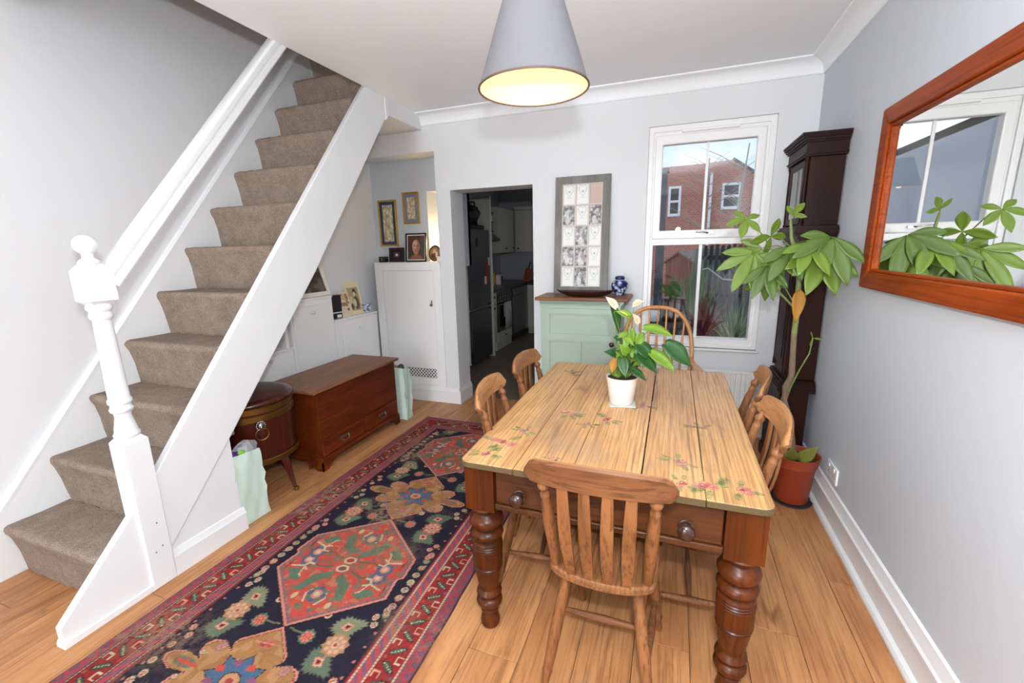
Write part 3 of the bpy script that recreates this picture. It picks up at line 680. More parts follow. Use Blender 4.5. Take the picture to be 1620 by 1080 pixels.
def leafm(u, v, ang):
    ca, sa = math.cos(ang), math.sin(ang); pts = []
    for k in range(16):
        t = 2*math.pi*k/16; r = 1.0 if k % 2 else .78; pts.append((.040*r*math.cos(t), .015*r*math.sin(t)))
    ra.poly([(u+a*ca-b*sa, v+a*sa+b*ca) for a, b in pts], (40,36,36)); ra.poly([(u+.82*(a*ca-b*sa), v+.82*(a*sa+b*ca)) for a, b in pts], (72,92,72))
    for q in (-.022,-.011,0,.011,.022): ra.ell(u+q*ca, v+q*sa, .0032, .0032, IVORY)
def hook(u, v, k):
    s_ = .013; pts = [(-s_,-s_*.8),(-s_,s_*.8),(s_,s_*.8),(s_,-s_*.8)] if k % 2 else [(s_*.8,-s_),(-s_*.8,-s_),(-s_*.8,s_),(s_*.8,s_)]
    ra.line([(u+a, v+b) for a, b in pts], .0058, [IVORY, (206,150,120), IVORY][k % 3])
for side_x in (.107, W_-.107):
    k = 0
    for v in np.arange(.2, H_-.16, .0665):
        leafm(side_x, v, (.55 if k % 2 else 2.6)); hook(side_x+(-.026 if k % 2 else .026), v+.033, k)
        ra.ell(side_x-(-.034 if k % 2 else .034), v+.033, .007, .007, [(190,52,48), (90,96,120), (150,96,70)][k % 3], .8)
        k += 1
for vb in (H_-.107, .107):
    k = 0
    for u in np.arange(.16, W_-.14, .07): leafm(u, vb, (.55 if k % 2 else 2.6)); hook(u+.033, vb+(.024 if k % 2 else -.022), k); k += 1
# wear and abrash
n1 = vnoise(ra.ny, ra.nx, 9, 61)*.6+vnoise(ra.ny, ra.nx, 28, 62)*.4; n2 = vnoise(ra.ny, ra.nx, 200, 63); fine = np.random.RandomState(5).rand(ra.ny, ra.nx)
wear = np.clip((n1-.56)*4.5, 0, 1)*np.clip((n2+fine*.5-.55)*2.2, 0, 1)*.75
wear = np.maximum(wear, .8*np.exp(-(((X-.17)/.16)**2+((Yr-yy(.86))/.10)**2))*np.clip((n2+fine*.5-.4)*2, 0, 1))
wear = np.maximum(wear, .75*np.exp(-(((X-1.02)/.05)**2+((Yr-yy(1.22))/.11)**2))*np.clip((n2+fine*.5-.4)*2, 0, 1))
wear = np.maximum(wear, .75*np.exp(-(((X-.70)/.16)**2+((Yr-yy(1.57))/.06)**2))*np.clip((n2+fine*.5-.4)*2, 0, 1))
ra.c = ra.c*(1-wear[...,None])+lin((150,124,100))*wear[...,None]
ra.c = ra.c*.93+lin((120,100,84))*.05
ra.mul(.76+.22*fine+.16*(vnoise(ra.ny, ra.nx, 60, 64)-.5))
edge = .006*vnoise(ra.ny, ra.nx, 40, 65)
def place(x, y):
    t = edge.ravel(); px = rx0+x+np.where(x < .01, t-.003, 0)+np.where(x > W_-.01, t-.003, 0)+.006*np.sin(y*2.1)
    z = .0065+.0006*np.sin(y*9)*np.sin(x*7); z = np.where((x < .002) | (x > W_-.002) | (y > H_-.002) | (y < .002), .001, z)
    return np.stack([px, ry0+y, z], -1)
rug = thing('rug', 'long worn Persian-style runner rug in navy and red on wooden floor', 'rug', (0,0,0))
dyed('rug_pile', ra, place, M['rug'], rug)
fr = MB(); rs = random.Random(3)
for k in range(240):
    x = rx0+.004+k*(W_-.008)/239; l = .008+.012*rs.random(); a = (rs.random()-.5)*.01
    fr.add([(x-.002,ry1-.002,.004),(x+.002,ry1-.002,.004),(x+a+.0015,ry1+l,.0015),(x+a-.0015,ry1+l,.0015)], [(0,1,2,3)])
fo = fr.build('fringe', M['pinkgrey'], rug, smooth=0); fo['kind'] = 'stuff'

# ================================================================== DINING TABLE
TX0, TX1, TY0, TY1, TZ = -.672, .305, 1.252, 2.660, .725
tb = thing('dining_table', 'old scrubbed-pine farmhouse dining table with turned legs and painted flowers', 'table', ((TX0+TX1)/2, (TY0+TY1)/2, 0))
tcx, tcy = tb.location.x, tb.location.y
seams = [TX0, -.470, -.281, -.061, .125, TX1]
for i in range(5):
    a, b_ = seams[i]-tcx, seams[i+1]-tcx; rr = .035; pts = []
    y0, y1 = TY0-tcy, TY1-tcy
    g0 = .0006 if i != 3 else .0022; g1 = .0006 if i != 2 else .0022
    if i == 0:
        pts = [(b_-g1,y0),(b_-g1,y1)]+[(a+rr-rr*math.sin(t), y1-rr+rr*math.cos(t)) for t in np.linspace(0,math.pi/2,6)]+[(a+rr-rr*math.cos(t), y0+rr-rr*math.sin(t)) for t in np.linspace(0,math.pi/2,6)]
    elif i == 4:
        pts = [(a+g0,y1),(a+g0,y0)]+[(b_-rr+rr*math.sin(t), y0+rr-rr*math.cos(t)) for t in np.linspace(0,math.pi/2,6)]+[(b_-rr+rr*math.cos(t), y1-rr+rr*math.sin(t)) for t in np.linspace(0,math.pi/2,6)]
    else: pts = [(a+g0,y0),(b_-g1,y0),(b_-g1,y1),(a+g0,y1)]
    pk = MB().prism(pts, 'z', TZ-.024, TZ-.0004*(i % 2)); pk.m = [0 if q < 2 else 1 for q in range(len(pk.f))]
    pk.build('top_plank', [M['tabletop'], M['tabledge']], tb, bevel=.004 if i in (0,4) else .0015, seg=2)
# legs
lp = [(.001,0),(.028,.001),(.036,.010),(.038,.024),(.035,.042),(.030,.060),(.028,.068),(.034,.072),(.035,.079),(.029,.083),(.028,.090),(.033,.094),(.044,.100),(.050,.112),(.050,.122),(.043,.132),(.034,.137),(.034,.141),(.044,.146),(.049,.156),(.046,.166),(.039,.172),(.037,.178),(.042,.20),(.050,.245),(.054,.268),(.051,.270),(.056,.275),(.051,.280),(.056,.284),(.057,.33),(.057,.350),(.053,.353),(.058,.358),(.053,.363),(.058,.368),(.053,.373),(.057,.377),(.054,.386),(.046,.391),(.047,.395),(.058,.402),(.062,.412),(.061,.422),(.053,.431),(.044,.436),(.044,.440),(.055,.447),(.063,.460),(.064,.472),(.057,.486),(.045,.494),(.041,.500),(.041,.504),(.048,.508),(.055,.515),(.060,.526),(.055,.5305)]
lmesh = None; LX, LY = TX1-TX0, TY1-TY0; hw = .055
for sx_, sy_ in ((-1,-1),(1,-1),(-1,1),(1,1)):
    lx, ly = sx_*(LX/2-.066), sy_*(LY/2-.075)
    if lmesh is None:
        l = MB(); l.lathe(lp, 28); l.box(-hw,hw,-hw,hw,.53,TZ-.025)
        lmesh = o = l.build('leg', M['tableleg'], tb, smooth=38)
    else: o = copy_tree(lmesh, tb)
    o.location = (lx, ly, 0)
    if o is lmesh:
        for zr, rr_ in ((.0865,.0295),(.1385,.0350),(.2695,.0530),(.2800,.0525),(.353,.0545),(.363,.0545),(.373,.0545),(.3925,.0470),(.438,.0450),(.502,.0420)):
            MB().lathe([(rr_-.004,-.0022),(rr_,-.0018),(rr_,.0018),(rr_-.004,.0022)], 28, (0,0,zr), cap=False).build('groove_shade_ring', M['groove_shade'], o, smooth=60)  # dark bands that paint shade into the turned grooves
ap0, ap1 = .542, TZ-.025; ex, ey = LX/2-.066-hw, LY/2-.075
for sx_ in (-1, 1): bx('apron', M['mahog_x'], tb, sx_*(LX/2-.066)-.012, sx_*(LX/2-.066)+.012, -ey+hw, ey-hw, ap0, ap1)
bx('apron', M['apron'], tb, -ex, ex, ey-.012, ey+.012, ap0, ap1)
bx('drawer_rail', M['apron'], tb, -ex, ex, -ey-hw+.004, -ey-hw+.045, ap0, ap0+.022, bevel=.004)
dw = bx('drawer', M['apron'], tb, -ex+.004, ex-.004, -ey-hw+.012, -ey-hw+.034, ap0+.024, ap1-.012, bevel=.003)
for px in (-.46, .078):
    pr = [(.011,.0),(.011,.004),(.013,.010),(.022,.018),(.0255,.026),(.025,.034),(.018,.041),(.006,.044),(.001,.0445)]
    b_ = MB().lathe([(.024,-.001),(.024,.003),(.016,.006)], 24, (px-tcx, -ey-hw+.012, .607), rot=(R(90),0,0)); b_.lathe(pr, 24, (px-tcx, -ey-hw+.012, .607), rot=(R(90),0,0))
    b_.build('drawer_knob', M['knobdark'], dw, smooth=45)
# painted flowers on the boards (thin worn paint)
def paint(name, rgb, alpha=.75, sc=55):
    m, nt, p = newmat(name); c = srgb(*rgb); p.inputs['Base Color'].default_value = c; p.inputs['Roughness'].default_value = .5
    tc = N(nt, 'ShaderNodeTexCoord'); nz = N(nt, 'ShaderNodeTexNoise', Scale=sc, Detail=4.0); nt.links.new(tc.outputs['Object'], nz.inputs['Vector'])
    mr = N(nt, 'ShaderNodeMapRange'); mr.inputs[1].default_value = .38; mr.inputs[2].default_value = .62; mr.inputs[3].default_value = alpha*.35; mr.inputs[4].default_value = alpha
    nt.links.new(nz.outputs['Fac'], mr.inputs[0]); nt.links.new(mr.outputs[0], p.inputs['Alpha']); return m
PP = [paint('pink_paint', (226,150,138), .6), paint('rose_paint', (208,98,102), .62), paint('green_paint', (132,156,98), .6), paint('blue_grey_paint', (168,158,158), .5), paint('cream_paint', (240,214,186), .6)]
def blob(mb, u, v, r, sq, rot, z, col, n=12, wob=.15, seed=0):
    rs = random.Random(seed); mb.cur = col; P = []
    for k in range(n):
        t = 2*math.pi*k/n; q = r*(1+wob*(rs.random()-.5)*2); a, b_ = q*math.cos(t), q*sq*math.sin(t)
        P.append((u+a*math.cos(rot)-b_*math.sin(rot)-tcx, v+a*math.sin(rot)+b_*math.cos(rot)-tcy, z))
    mb.add(P, [list(range(n))])
def posy(u, v, s, seed, cols=(0,1,2)):
    rs = random.Random(seed); mb = MB(); z = TZ+.0005
    for k in range(5):
        t = rs.random()*6.28; blob(mb, u+.06*s*math.cos(t), v+.05*s*math.sin(t), .027*s, .45, t, z, 2, 8, .1, seed+k)
    for k in range(4):
        t = rs.random()*6.28; q = .03*s*rs.random()
        uu, vv = u+q*math.cos(t)*1.5, v+q*math.sin(t); blob(mb, uu, vv, .021*s, .8, t, z+.0002, cols[0], 12, .2, seed+9*k); blob(mb, uu+.003, vv, .011*s, .9, t, z+.0004, cols[1], 10, .3, seed+7*k); blob(mb, uu-.004, vv+.003, .005*s, .9, t, z+.0006, 4, 8, .3, seed+5*k)
    mb.cur = 0
    o = mb.build('painted_flower', PP, tb, smooth=0); return o
for i, (u, v, s_) in enumerate([(-.58,1.44,1.1),(-.60,1.33,.8),(.15,1.335,1.0),(.22,1.34,.8),(.06,1.33,.7),(-.235,1.78,.9),(-.40,1.80,.9),(-.10,1.98,.8),(-.52,2.42,.9),(.13,1.80,.7),(.05,1.47,.8),(-.53,1.56,.7),(-.35,1.36,.6),(-.30,1.70,.6)]):
    posy(u, v, s_, 100+i, (0,1,2) if i < 6 else (3,1,2) if i in (7,9) else (0,3,2))

# ================================================================== LATH-BACK CHAIRS
def lathe_between(mb, p0, p1, prof, n=14):
    """prof: (t 0..1, radius)"""
    p0, p1 = Vector(p0), Vector(p1); L = (p1-p0).length; q = (p1-p0).to_track_quat('Z', 'Y')
    mb.lathe([(r, t*L) for t, r in prof], n, p0, rot=q.to_euler()); return mb
def make_chair(label):
    t = thing('lath_back_chair', label, 'chair', group='lath-back kitchen chairs around the table')
    # seat (front +y)
    out = []
    def w(y): return .158+(.19-.158)*((y+.17)/.34)
    for k in range(13):
        a = math.pi*k/12; out.append((w(.13)*math.cos(a), .125+.042*math.sin(a)))
    for k in range(13):
        a = math.pi+math.pi*k/12; out.append((w(-.15)*1.03*math.cos(a), -.140+.062*math.sin(a)))
    n = len(out); rows = []
    for z, s_ in ((.428,.955),(.432,.985),(.445,1.0),(.455,1.0),(.461,.985),(.462,.95),(.457,.80),(.452,.5),(.451,.2)):
        rows.append([(x*s_, y*s_, z) for x, y in out])
    s = MB(); s.strip(rows, True); s.f.append(list(range(n))[::-1]); s.m.append(0); b0 = (len(rows)-1)*n; s.f.append([b0+k for k in range(n)]); s.m.append(0)
    s.build('seat', M['seatwood'], t, smooth=40)
    LPf = [(0,.010),(.03,.012),(.12,.014),(.15,.0165),(.165,.018),(.18,.015),(.21,.0165),(.45,.0195),(.70,.019),(.9,.015),(1,.014)]
    feet = {}
    for sx_ in (-1, 1):
        for yb, yt, fx, tx in ((-.205,-.115,.172,.105),(.165,.095,.185,.130)):
            p0, p1 = Vector((sx_*fx, yb, .003)), Vector((sx_*tx, yt, .44)); feet[(sx_, yb < 0)] = (p0, p1)
            l = MB(); lathe_between(l, p0, p1, LPf); l.build('leg', M['pine'], t, smooth=50)
    SP = [(0,.008),(.1,.009),(.5,.0135),(.9,.009),(1,.008)]; mids = []
    for sx_ in (-1, 1):
        a0, a1 = feet[(sx_, True)]; b0_, b1 = feet[(sx_, False)]; q0 = a0.lerp(a1, .36); q1 = b0_.lerp(b1, .36); mids.append(q0.lerp(q1, .5))
        l = MB(); lathe_between(l, q0, q1, SP, 10); l.build('stretcher', M['pine_x'], t, smooth=50)
    l = MB(); lathe_between(l, mids[0], mids[1], SP, 10); l.build('stretcher', M['pine_x'], t, smooth=50)
    # back posts
    for sx_ in (-1, 1):
        p = MB(); lathe_between(p, (sx_*.140,-.150,.452), (sx_*.156,-.252,.812), [(0,.013),(.05,.0155),(.45,.0195),(.70,.0175),(.80,.014),(.815,.0155),(.83,.0155),(.845,.0125),(.86,.0125),(.875,.0115),(.89,.0155),(.91,.0185),(.935,.0165),(.955,.010),(.97,.009),(1,.009)], 16)
        p.build('back_post', M['pine'], t, smooth=50)
    for x0, x1 in ((-.083,-.094),(-.028,-.032),(.028,.032),(.083,.094)):
        sg = .05; rows = []
        for k in range(9):
            q = k/8; z = .452+q*(.81-.452); y = -.170-.088*q-.022*math.sin(q*math.pi); y += -.020*(1-(abs(x0)/.14)**2)
            x = x0+(x1-x0)*q; hw_, th = .0125+.0055*math.sin(q*math.pi*.9), .0045
            rows.append([(x-hw_,y-th,z),(x+hw_,y-th,z),(x+hw_,y+th,z),(x-hw_,y+th,z)])
        p = MB(); p.strip(rows, True); p.f += [[0,1,2,3],[32,35,34,33]]; p.m += [0,0]; p.build('slat', M['pine'], t, smooth=40)
    # crest rail, curved in plan
    rows = []; n = 24
    for k in range(n+1):
        q = -1+2*k/n; x = .208*q; y = -.280+.036*q*q
        zt = .885-.020*abs(q)**2.2-(.030*max(0,(abs(q)-.86)/.14)**2); zb = .800+.002*math.cos(q*3)+(.022*max(0,(abs(q)-.90)/.10)**2)
        th = .0105; lean = -.012
        rows.append([(x,y+th,zb),(x,y+th+lean*.4,(zb+zt)/2),(x,y+th*.8+lean,zt-.006),(x,y+th*.3+lean,zt),(x,y-th*.4+lean,zt),(x,y-th+lean,zt-.008),(x,y-th*1.15+lean*.4,(zb+zt)/2),(x,y-th,zb)])
    c = MB(); c.strip(rows, True); c.f += [list(range(8))[::-1], [n*8+k for k in range(8)]]; c.m += [0,0]
    c.m = [(0 if (q % 8) in (4,5,6,7) else 1) if q < n*8 else 0 for q in range(len(c.f))]
    c.build('crest_rail', [M['pine_x'], M['pine_worn']], t, smooth=45)
    return t
ch = make_chair('worn lath-back kitchen chair at near end of table, back to the viewer')
spots = [((-.163,1.340),0,None), ((-.470,1.715),-90+8,'worn lath-back kitchen chair on rug side, nearer of the two'), ((-.470,2.195),-90,'worn lath-back kitchen chair on rug side, nearer the kitchen doorway'),
         ((.104,1.668),90,'worn lath-back kitchen chair on right side, nearer of the two'), ((.140,2.185),90-8,'worn lath-back kitchen chair on right side, nearer the clock')]
for i, ((x, y), a, lab) in enumerate(spots):
    o = ch if i == 0 else copy_tree(ch)
    o.location = (x, y, 0); o.rotation_euler = (0,0,R(a))
    if lab: o['label'] = lab
#@@P4
# ================================================================== WINDSOR ARMCHAIR (far end of table, facing the table)
wc = thing('windsor_armchair', 'pale hoop-back Windsor armchair with spindles at far end of table', 'chair', (-.080, 2.785, 0), R(180))
out = [(.235*math.cos(t)*(1 if math.sin(t) > 0 else .93), .02+.205*math.sin(t)) for t in np.linspace(0, 2*math.pi, 28)[:-1]]
rows = [[(x*s_, y*s_, z) for x, y in out] for z, s_ in ((.415,.93),(.425,.99),(.44,1),(.447,.97),(.44,.75),(.437,.3))]
s = MB(); s.strip(rows, True); n = len(out); s.f += [list(range(n))[::-1], [5*n+k for k in range(n)]]; s.m += [0,0]; s.build('seat', M['ash'], wc, smooth=45)
def by(z): return -.19-.14*(z-.44)/.6          # back leans away
hoop = []
for k in range(41):
    t = math.pi*k/40; c_, sn = math.cos(t), math.sin(t)
    z = .72+.310*sn**.85 if sn > 0 else .72; hoop.append((.226*(abs(c_)**.75)*(1 if c_ > 0 else -1), by(z), z))
hoop = [(.195,by(.44),.44),(.215,by(.58),.58)]+hoop+[(-.215,by(.58),.58),(-.195,by(.44),.44)]
MB().path(hoop, .0135, 10, up=(0,-1,0)).build('hoop', M['ash'], wc, smooth=60)
for k in range(7):
    u = -1+2*(k+.0)/6; xt = .17*u; xb = .145*u
    cq = (abs(xt)/.226)**(1/.75); zt = .72+.310*math.sqrt(max(0, 1-cq*cq))**.85
    MB().path([(xb,by(.44)+.012,.44),((xb+xt)/2,by((.44+zt)/2),(.44+zt)/2),(xt,by(zt),zt)], [.006,.0085,.0055], 8).build('spindle', M['ash'], wc, smooth=60)
for sg in (-1, 1):
    rows = []
    for q, (x, y, wd) in enumerate([(.215,by(.68)-.01,.016),(.232,-.12,.018),(.248,-.02,.022),(.252,.055,.030),(.245,.085,.028),(.24,.095,.016)]):
        rows.append([(sg*x-wd,y,.688),(sg*x+wd,y,.688),(sg*x+wd,y,.712),(sg*x-wd,y,.712)])
    a = MB(); a.strip(rows, True); a.f += [[0,1,2,3],[20,23,22,21]]; a.m += [0,0]; a.build('arm', M['ash'], wc, bevel=.005)
    l = MB(); lathe_between(l, (sg*.205,.06,.44), (sg*.246,.06,.69), [(0,.010),(.2,.015),(.4,.011),(.5,.017),(.7,.012),(1,.010)], 12); l.build('arm_post', M['ash'], wc, smooth=50)
    for yb, yt in ((-.22,-.13),(.2,.14)):
        l = MB(); lathe_between(l, (sg*.205,yb,.002), (sg*.15,yt,.42), [(0,.011),(.15,.014),(.2,.018),(.25,.013),(.6,.019),(.8,.014),(1,.012)], 12); l.build('leg', M['ash'], wc, smooth=50)
    l = MB(); lathe_between(l, (sg*.185,-.187,.16), (sg*.185,.177,.16), [(0,.008),(.5,.013),(1,.008)], 10); l.build('stretcher', M['ash'], wc, smooth=50)
l = MB(); lathe_between(l, (-.185,-.005,.16), (.185,-.005,.16), [(0,.008),(.5,.013),(1,.008)], 10); l.build('stretcher', M['ash'], wc, smooth=50)

# ================================================================== GREEN CABINET
cb = thing('side_cabinet', 'sage-green painted cupboard with oak top between doorway and window', 'cabinet', (-.63, 3.39, 0))
ox, oy = -.63, 3.39
def cbx(name, m_, par, x0, x1, y0, y1, z0, z1, bevel=0): return bx(name, m_, par, x0-ox, x1-ox, y0-oy, y1-oy, z0, z1, bevel=bevel)
cbx('body', M['green'], cb, -.95, -.345, 3.245, 3.535, .06, 1.012); cbx('plinth', M['green'], cb, -.94, -.355, 3.255, 3.535, 0, .06)
MB().sweep([(0,0),(.004,0),(.008,.012),(.02,.022),(.026,.034),(.026,.04),(0,.04)], (-.955-ox,3.245-oy,1.010), (-.34-ox,3.245-oy,1.010), (0,-1,0), (0,0,1)).build('cornice', M['green'], cb, smooth=25)
MB().sweep([(0,0),(.004,0),(.008,.012),(.02,.022),(.026,.034),(.026,.04),(0,.04)], (-.345-ox,3.22-oy,1.010), (-.345-ox,3.535-oy,1.010), (1,0,0), (0,0,1)).build('cornice', M['green'], cb, smooth=25)
cbx('top', M['oaktop'], cb, -.985, -.285, 3.19, 3.54, 1.05, 1.076, .006)
d = MB(); y0, y1 = 3.226-oy, 3.246-oy
for (a, b_, c, e) in ((-.928,-.875,.09,.988),(-.413,-.372,.09,.988),(-.875,-.413,.945,.988),(-.875,-.413,.735,.795),(-.875,-.413,.09,.15),(-.665,-.628,.15,.735)):
    d.box(a-ox, b_-ox, y0, y1, c, e)
door = d.build('door', M['green'], cb, smooth=0)
for a, b_, c, e in ((-.875,-.413,.795,.945),(-.875,-.665,.15,.735),(-.628,-.413,.15,.735)): cbx('panel', M['green'], door, a, b_, 3.236, 3.244, c, e)
MB().lathe([(.008,0),(.008,.012),(.016,.02),(.019,.028),(.016,.036),(.006,.041),(.001,.0415)], 20, (-.398-ox, y0, .731), rot=(R(90),0,0)).build('knob', M['knobdark'], door, smooth=50)
bx('key_plate', M['brass'], door, -.405-ox, -.393-ox, y0-.002, y0+.002, .585, .61)

# collage photo frame leaning on the cupboard
pf = thing('collage_frame', 'tall grey wooden collage frame with fifteen small pictures leaning on cupboard', 'picture frame', (-.687, 3.452, 1.0765))
pf.rotation_euler = (R(-5.0), 0, 0)
FW, FH = .428, .905
def frame_rail(pts, m_, par, y0, y1, name):
    MB().prism(pts, 'y', y0, y1).build(name, m_, par, bevel=.002)
o_, i_ = [(-FW/2,0),(FW/2,0),(FW/2,FH),(-FW/2,FH)], [(-FW/2+.058,.058),(FW/2-.058,.058),(FW/2-.058,FH-.058),(-FW/2+.058,FH-.058)]
for k in range(4): frame_rail([o_[k], o_[(k+1)%4], i_[(k+1)%4], i_[k]], M['greywood'], pf, -.012, .012, 'frame_rail')
bx('backing', M['pinkgrey'], pf, -FW/2+.05, FW/2-.05, .004, .010, .05, FH-.05)
gx0, gx1, gz0, gz1 = -FW/2+.058, FW/2-.058, .058, FH-.058; cw, chh = (gx1-gx0)/3, (gz1-gz0)/5
for k in range(4): bx('bead', M['pinkgrey'], pf, gx0+k*cw-.006, gx0+k*cw+.006, -.010, .004, gz0, gz1, bevel=.002)
for k in range(6): bx('bead', M['pinkgrey'], pf, gx0, gx1, -.0095, .004, gz0+k*chh-.006, gz0+k*chh+.006, bevel=.002)
lay = ['HHB','PHP','HPH','PPH','HPH']
for r_ in range(5):
    for c_ in range(3):
        kind = lay[r_][c_]; w_, h_ = cw-.012, chh-.012
        rr = Ras(w_, h_, 26, 36, (232,234,230)); sd = r_*3+c_
        if kind == 'H':
            u = rr.x/w_-.5; v = rr.y/h_-.62; u = u*1.9; v = v*2.6; hh = (u*u+v*v-.30)**3-u*u*v**3*1.0
            ring = (np.abs((u*u+(v-.62*np.sqrt(np.abs(u)))**2)-.40) < .09); rr.put(ring, (196,200,202), .8); rr.ell(w_*.5, h_*.66, w_*.08, h_*.05, (150,154,158), .8); rr.ell(w_*.5, h_*.34, w_*.2, h_*.02, (196,198,198), .8)
        elif kind == 'B': rr.put(rr.x > -1, (196,176,164)); rr.mul(1+.1*(rr.y/h_-.5))
        else:
            n1 = vnoise(36, 26, 7, sd)*.6+vnoise(36, 26, 14, sd+50)*.4; g = .12+.6*np.clip((n1-.25)*1.9, 0, 1)**1.3; rr.c[:] = g[...,None]
            rr.ell(w_*(.35+.1*(sd % 3)), h_*.62, w_*.16, h_*.14, (208,206,204), .8); rr.ell(w_*.62, h_*.55, w_*.15, h_*.13, (150,150,150), .8); rr.ell(w_*.4, h_*.25, w_*.2, h_*.22, (226,226,226), .7)
        a0, z0 = gx0+c_*cw+.006, gz1-(r_+1)*chh+.006
        dyed('picture', rr, lambda x, y, a0=a0, z0=z0: np.stack([a0+x, np.full_like(x, .0025), z0+y], -1), M['print'], pf)

# long dark dish
ds = thing('serving_dish', 'long dark wooden boat-shaped dish on the cupboard top', 'dish', (-.615, 3.285, 1.0765))
rows = []
for z, s_, y_ in ((0,.50,.45),(.003,.62,.6),(.020,.86,.85),(.036,.97,.98),(.042,1,1),(.042,.975,.95),(.030,.86,.83),(.012,.6,.55),(.009,.3,.3)):
    rows.append([(.222*s_*math.copysign(abs(math.cos(t))**.9, math.cos(t)), .062*y_*math.copysign(abs(math.sin(t))**1.15, math.sin(t)), z+.012*abs(math.cos(t))**4*(z/.042)) for t in np.linspace(0, 2*math.pi, 41)[:-1]])
d = MB(); d.strip(rows, True); n = 40; d.f += [list(range(n))[::-1], [8*n+k for k in range(n)]]; d.m += [0,0]
d.build('dish_body', M['knobdark'], ds, smooth=60)
# ginger jar: glazed, painted by raster
def glazed(name, prof, loc, painter, parent, nx=72, ny=60):
    pr = np.array(prof); L = np.concatenate([[0], np.cumsum(np.hypot(*np.diff(pr, axis=0).T))]); rr = Ras(1, 1, nx, ny, (28,36,96)); painter(rr)
    def place(x, y):
        r_ = np.interp(y*L[-1], L, pr[:,0]); z = np.interp(y*L[-1], L, pr[:,1]); t = -x*2*math.pi
        return np.stack([r_*np.cos(t)+loc[0], r_*np.sin(t)+loc[1], z+loc[2]], -1)
    o = dyed(name, rr, place, M['bluewhite'], parent); o.data.shade_smooth(); return o
gj = thing('ginger_jar', 'dark blue ginger jar with white blossom on cupboard beside window', 'jar', (-.375, 3.42, 1.0765))
def pj(rr):
    rr.c *= .75+.5*vnoise(rr.ny, rr.nx, 20, 3)[...,None]; rs = random.Random(4)
    for k in range(64):
        u, v = rs.random(), .14+.5*rs.random()
        for q in range(4): rr.ell(u+.018*math.cos(q*1.57), v+.028*math.sin(q*1.57), .013, .02, (206,216,236), .9)
    rr.put((rr.y > .70) & (rr.y < .74), (180,196,226))
glazed('jar_body', [(.001,0),(.034,.0),(.036,.004),(.046,.022),(.060,.052),(.064,.076),(.060,.094),(.046,.108),(.032,.114),(.031,.118),(.036,.120),(.037,.134),(.034,.140),(.022,.146),(.001,.148)], (0,0,0), pj, gj)

# ================================================================== LONGCASE CLOCK (front faces -x)
ck = thing('longcase_clock', 'tall dark mahogany longcase clock standing in the corner by window', 'clock', (.735, 3.107, 0))
kx, ky = .735, 3.107
def kbx(name, par, x0, x1, y0, y1, z0, z1, bevel=.003, m_=None): return bx(name, m_ or M['clock'], par, x0-kx, x1-kx, y0-ky, y1-ky, z0, z1, bevel=bevel)
kbx('base', ck, .648, .800, 2.925, 3.29, .075, .565)
kbx('base_plinth', ck, .636, .800, 2.912, 3.302, 0, .078, .006)
mb = MB()
for z0, z1, g in ((.565,.585,.018),(.585,.60,.012),(.60,.615,.004),(.615,.63,-.006)): mb.box(.648-g-kx, .828-kx, 2.925-g-ky, 3.29+g-ky, z0, z1)
mb.build('base_moulding', M['clock'], ck, smooth=0)
kbx('trunk', ck, .672, .830, 2.965, 3.25, .63, 1.44)
td = kbx('trunk_door', ck, .660, .673, 2.998, 3.217, .70, 1.38, .004)
kbx('door_panel', td, .656, .661, 3.03, 3.185, .74, 1.34, .002)
for yy_ in (2.972, 3.243): MB().lathe([(.011,.66),(.011,.70),(.008,.705),(.008,1.375),(.011,1.38),(.011,1.42)], 12, (.668-kx, yy_-ky, 0)).build('quarter_column', M['clock'], ck, smooth=40)
mb = MB()
for z0, z1, g in ((1.44,1.46,-.012),(1.46,1.478,.0),(1.478,1.492,.012),(1.492,1.52,.022),(1.52,1.532,.014)): mb.box(.645-g-kx, .832-kx, 2.905-g-ky, 3.31+g-ky, z0, z1)
mb.build('hood_base_moulding', M['clock'], ck, smooth=0)
hd = kbx('hood', ck, .668, .830, 2.918, 3.297, 1.532, 1.895)
mb = MB()
for z0, z1, g in ((1.895,1.905,.004),(1.905,1.912,.010),(1.912,1.965,.002),(1.965,1.975,.010),(1.975,1.988,.018),(1.988,2.0,.026),(2.0,2.012,.031)): mb.box(.645-g-kx, .834-kx, 2.905-g-ky, 3.31+g-ky, z0, z1)
mb.build('cornice', M['clock'], ck, smooth=0)
mb = MB(); 
for y0, y1, z0, z1 in ((2.95,2.985,1.545,1.885),(3.23,3.265,1.545,1.885),(2.985,3.23,1.545,1.58),(2.985,3.23,1.85,1.885)): mb.box(.652-kx, .668-kx, y0-ky, y1-ky, z0, z1)
hdo = mb.build('hood_door', M['clock'], ck, smooth=0)
kbx('dial', ck, .664, .668, 2.985, 3.23, 1.58, 1.85, 0, mat('pale_dial', (206,204,196), .5)); kbx('glass', hdo, .655, .657, 2.985, 3.23, 1.58, 1.85, 0, M['glass'])
for yy_ in (2.926, 3.289): MB().lathe([(.013,1.535),(.013,1.548),(.009,1.555),(.010,1.565),(.010,1.70),(.0085,1.86),(.009,1.868),(.013,1.876),(.013,1.895)], 14, (.656-kx, yy_-ky, 0)).build('hood_column', M['clock'], ck, smooth=40)

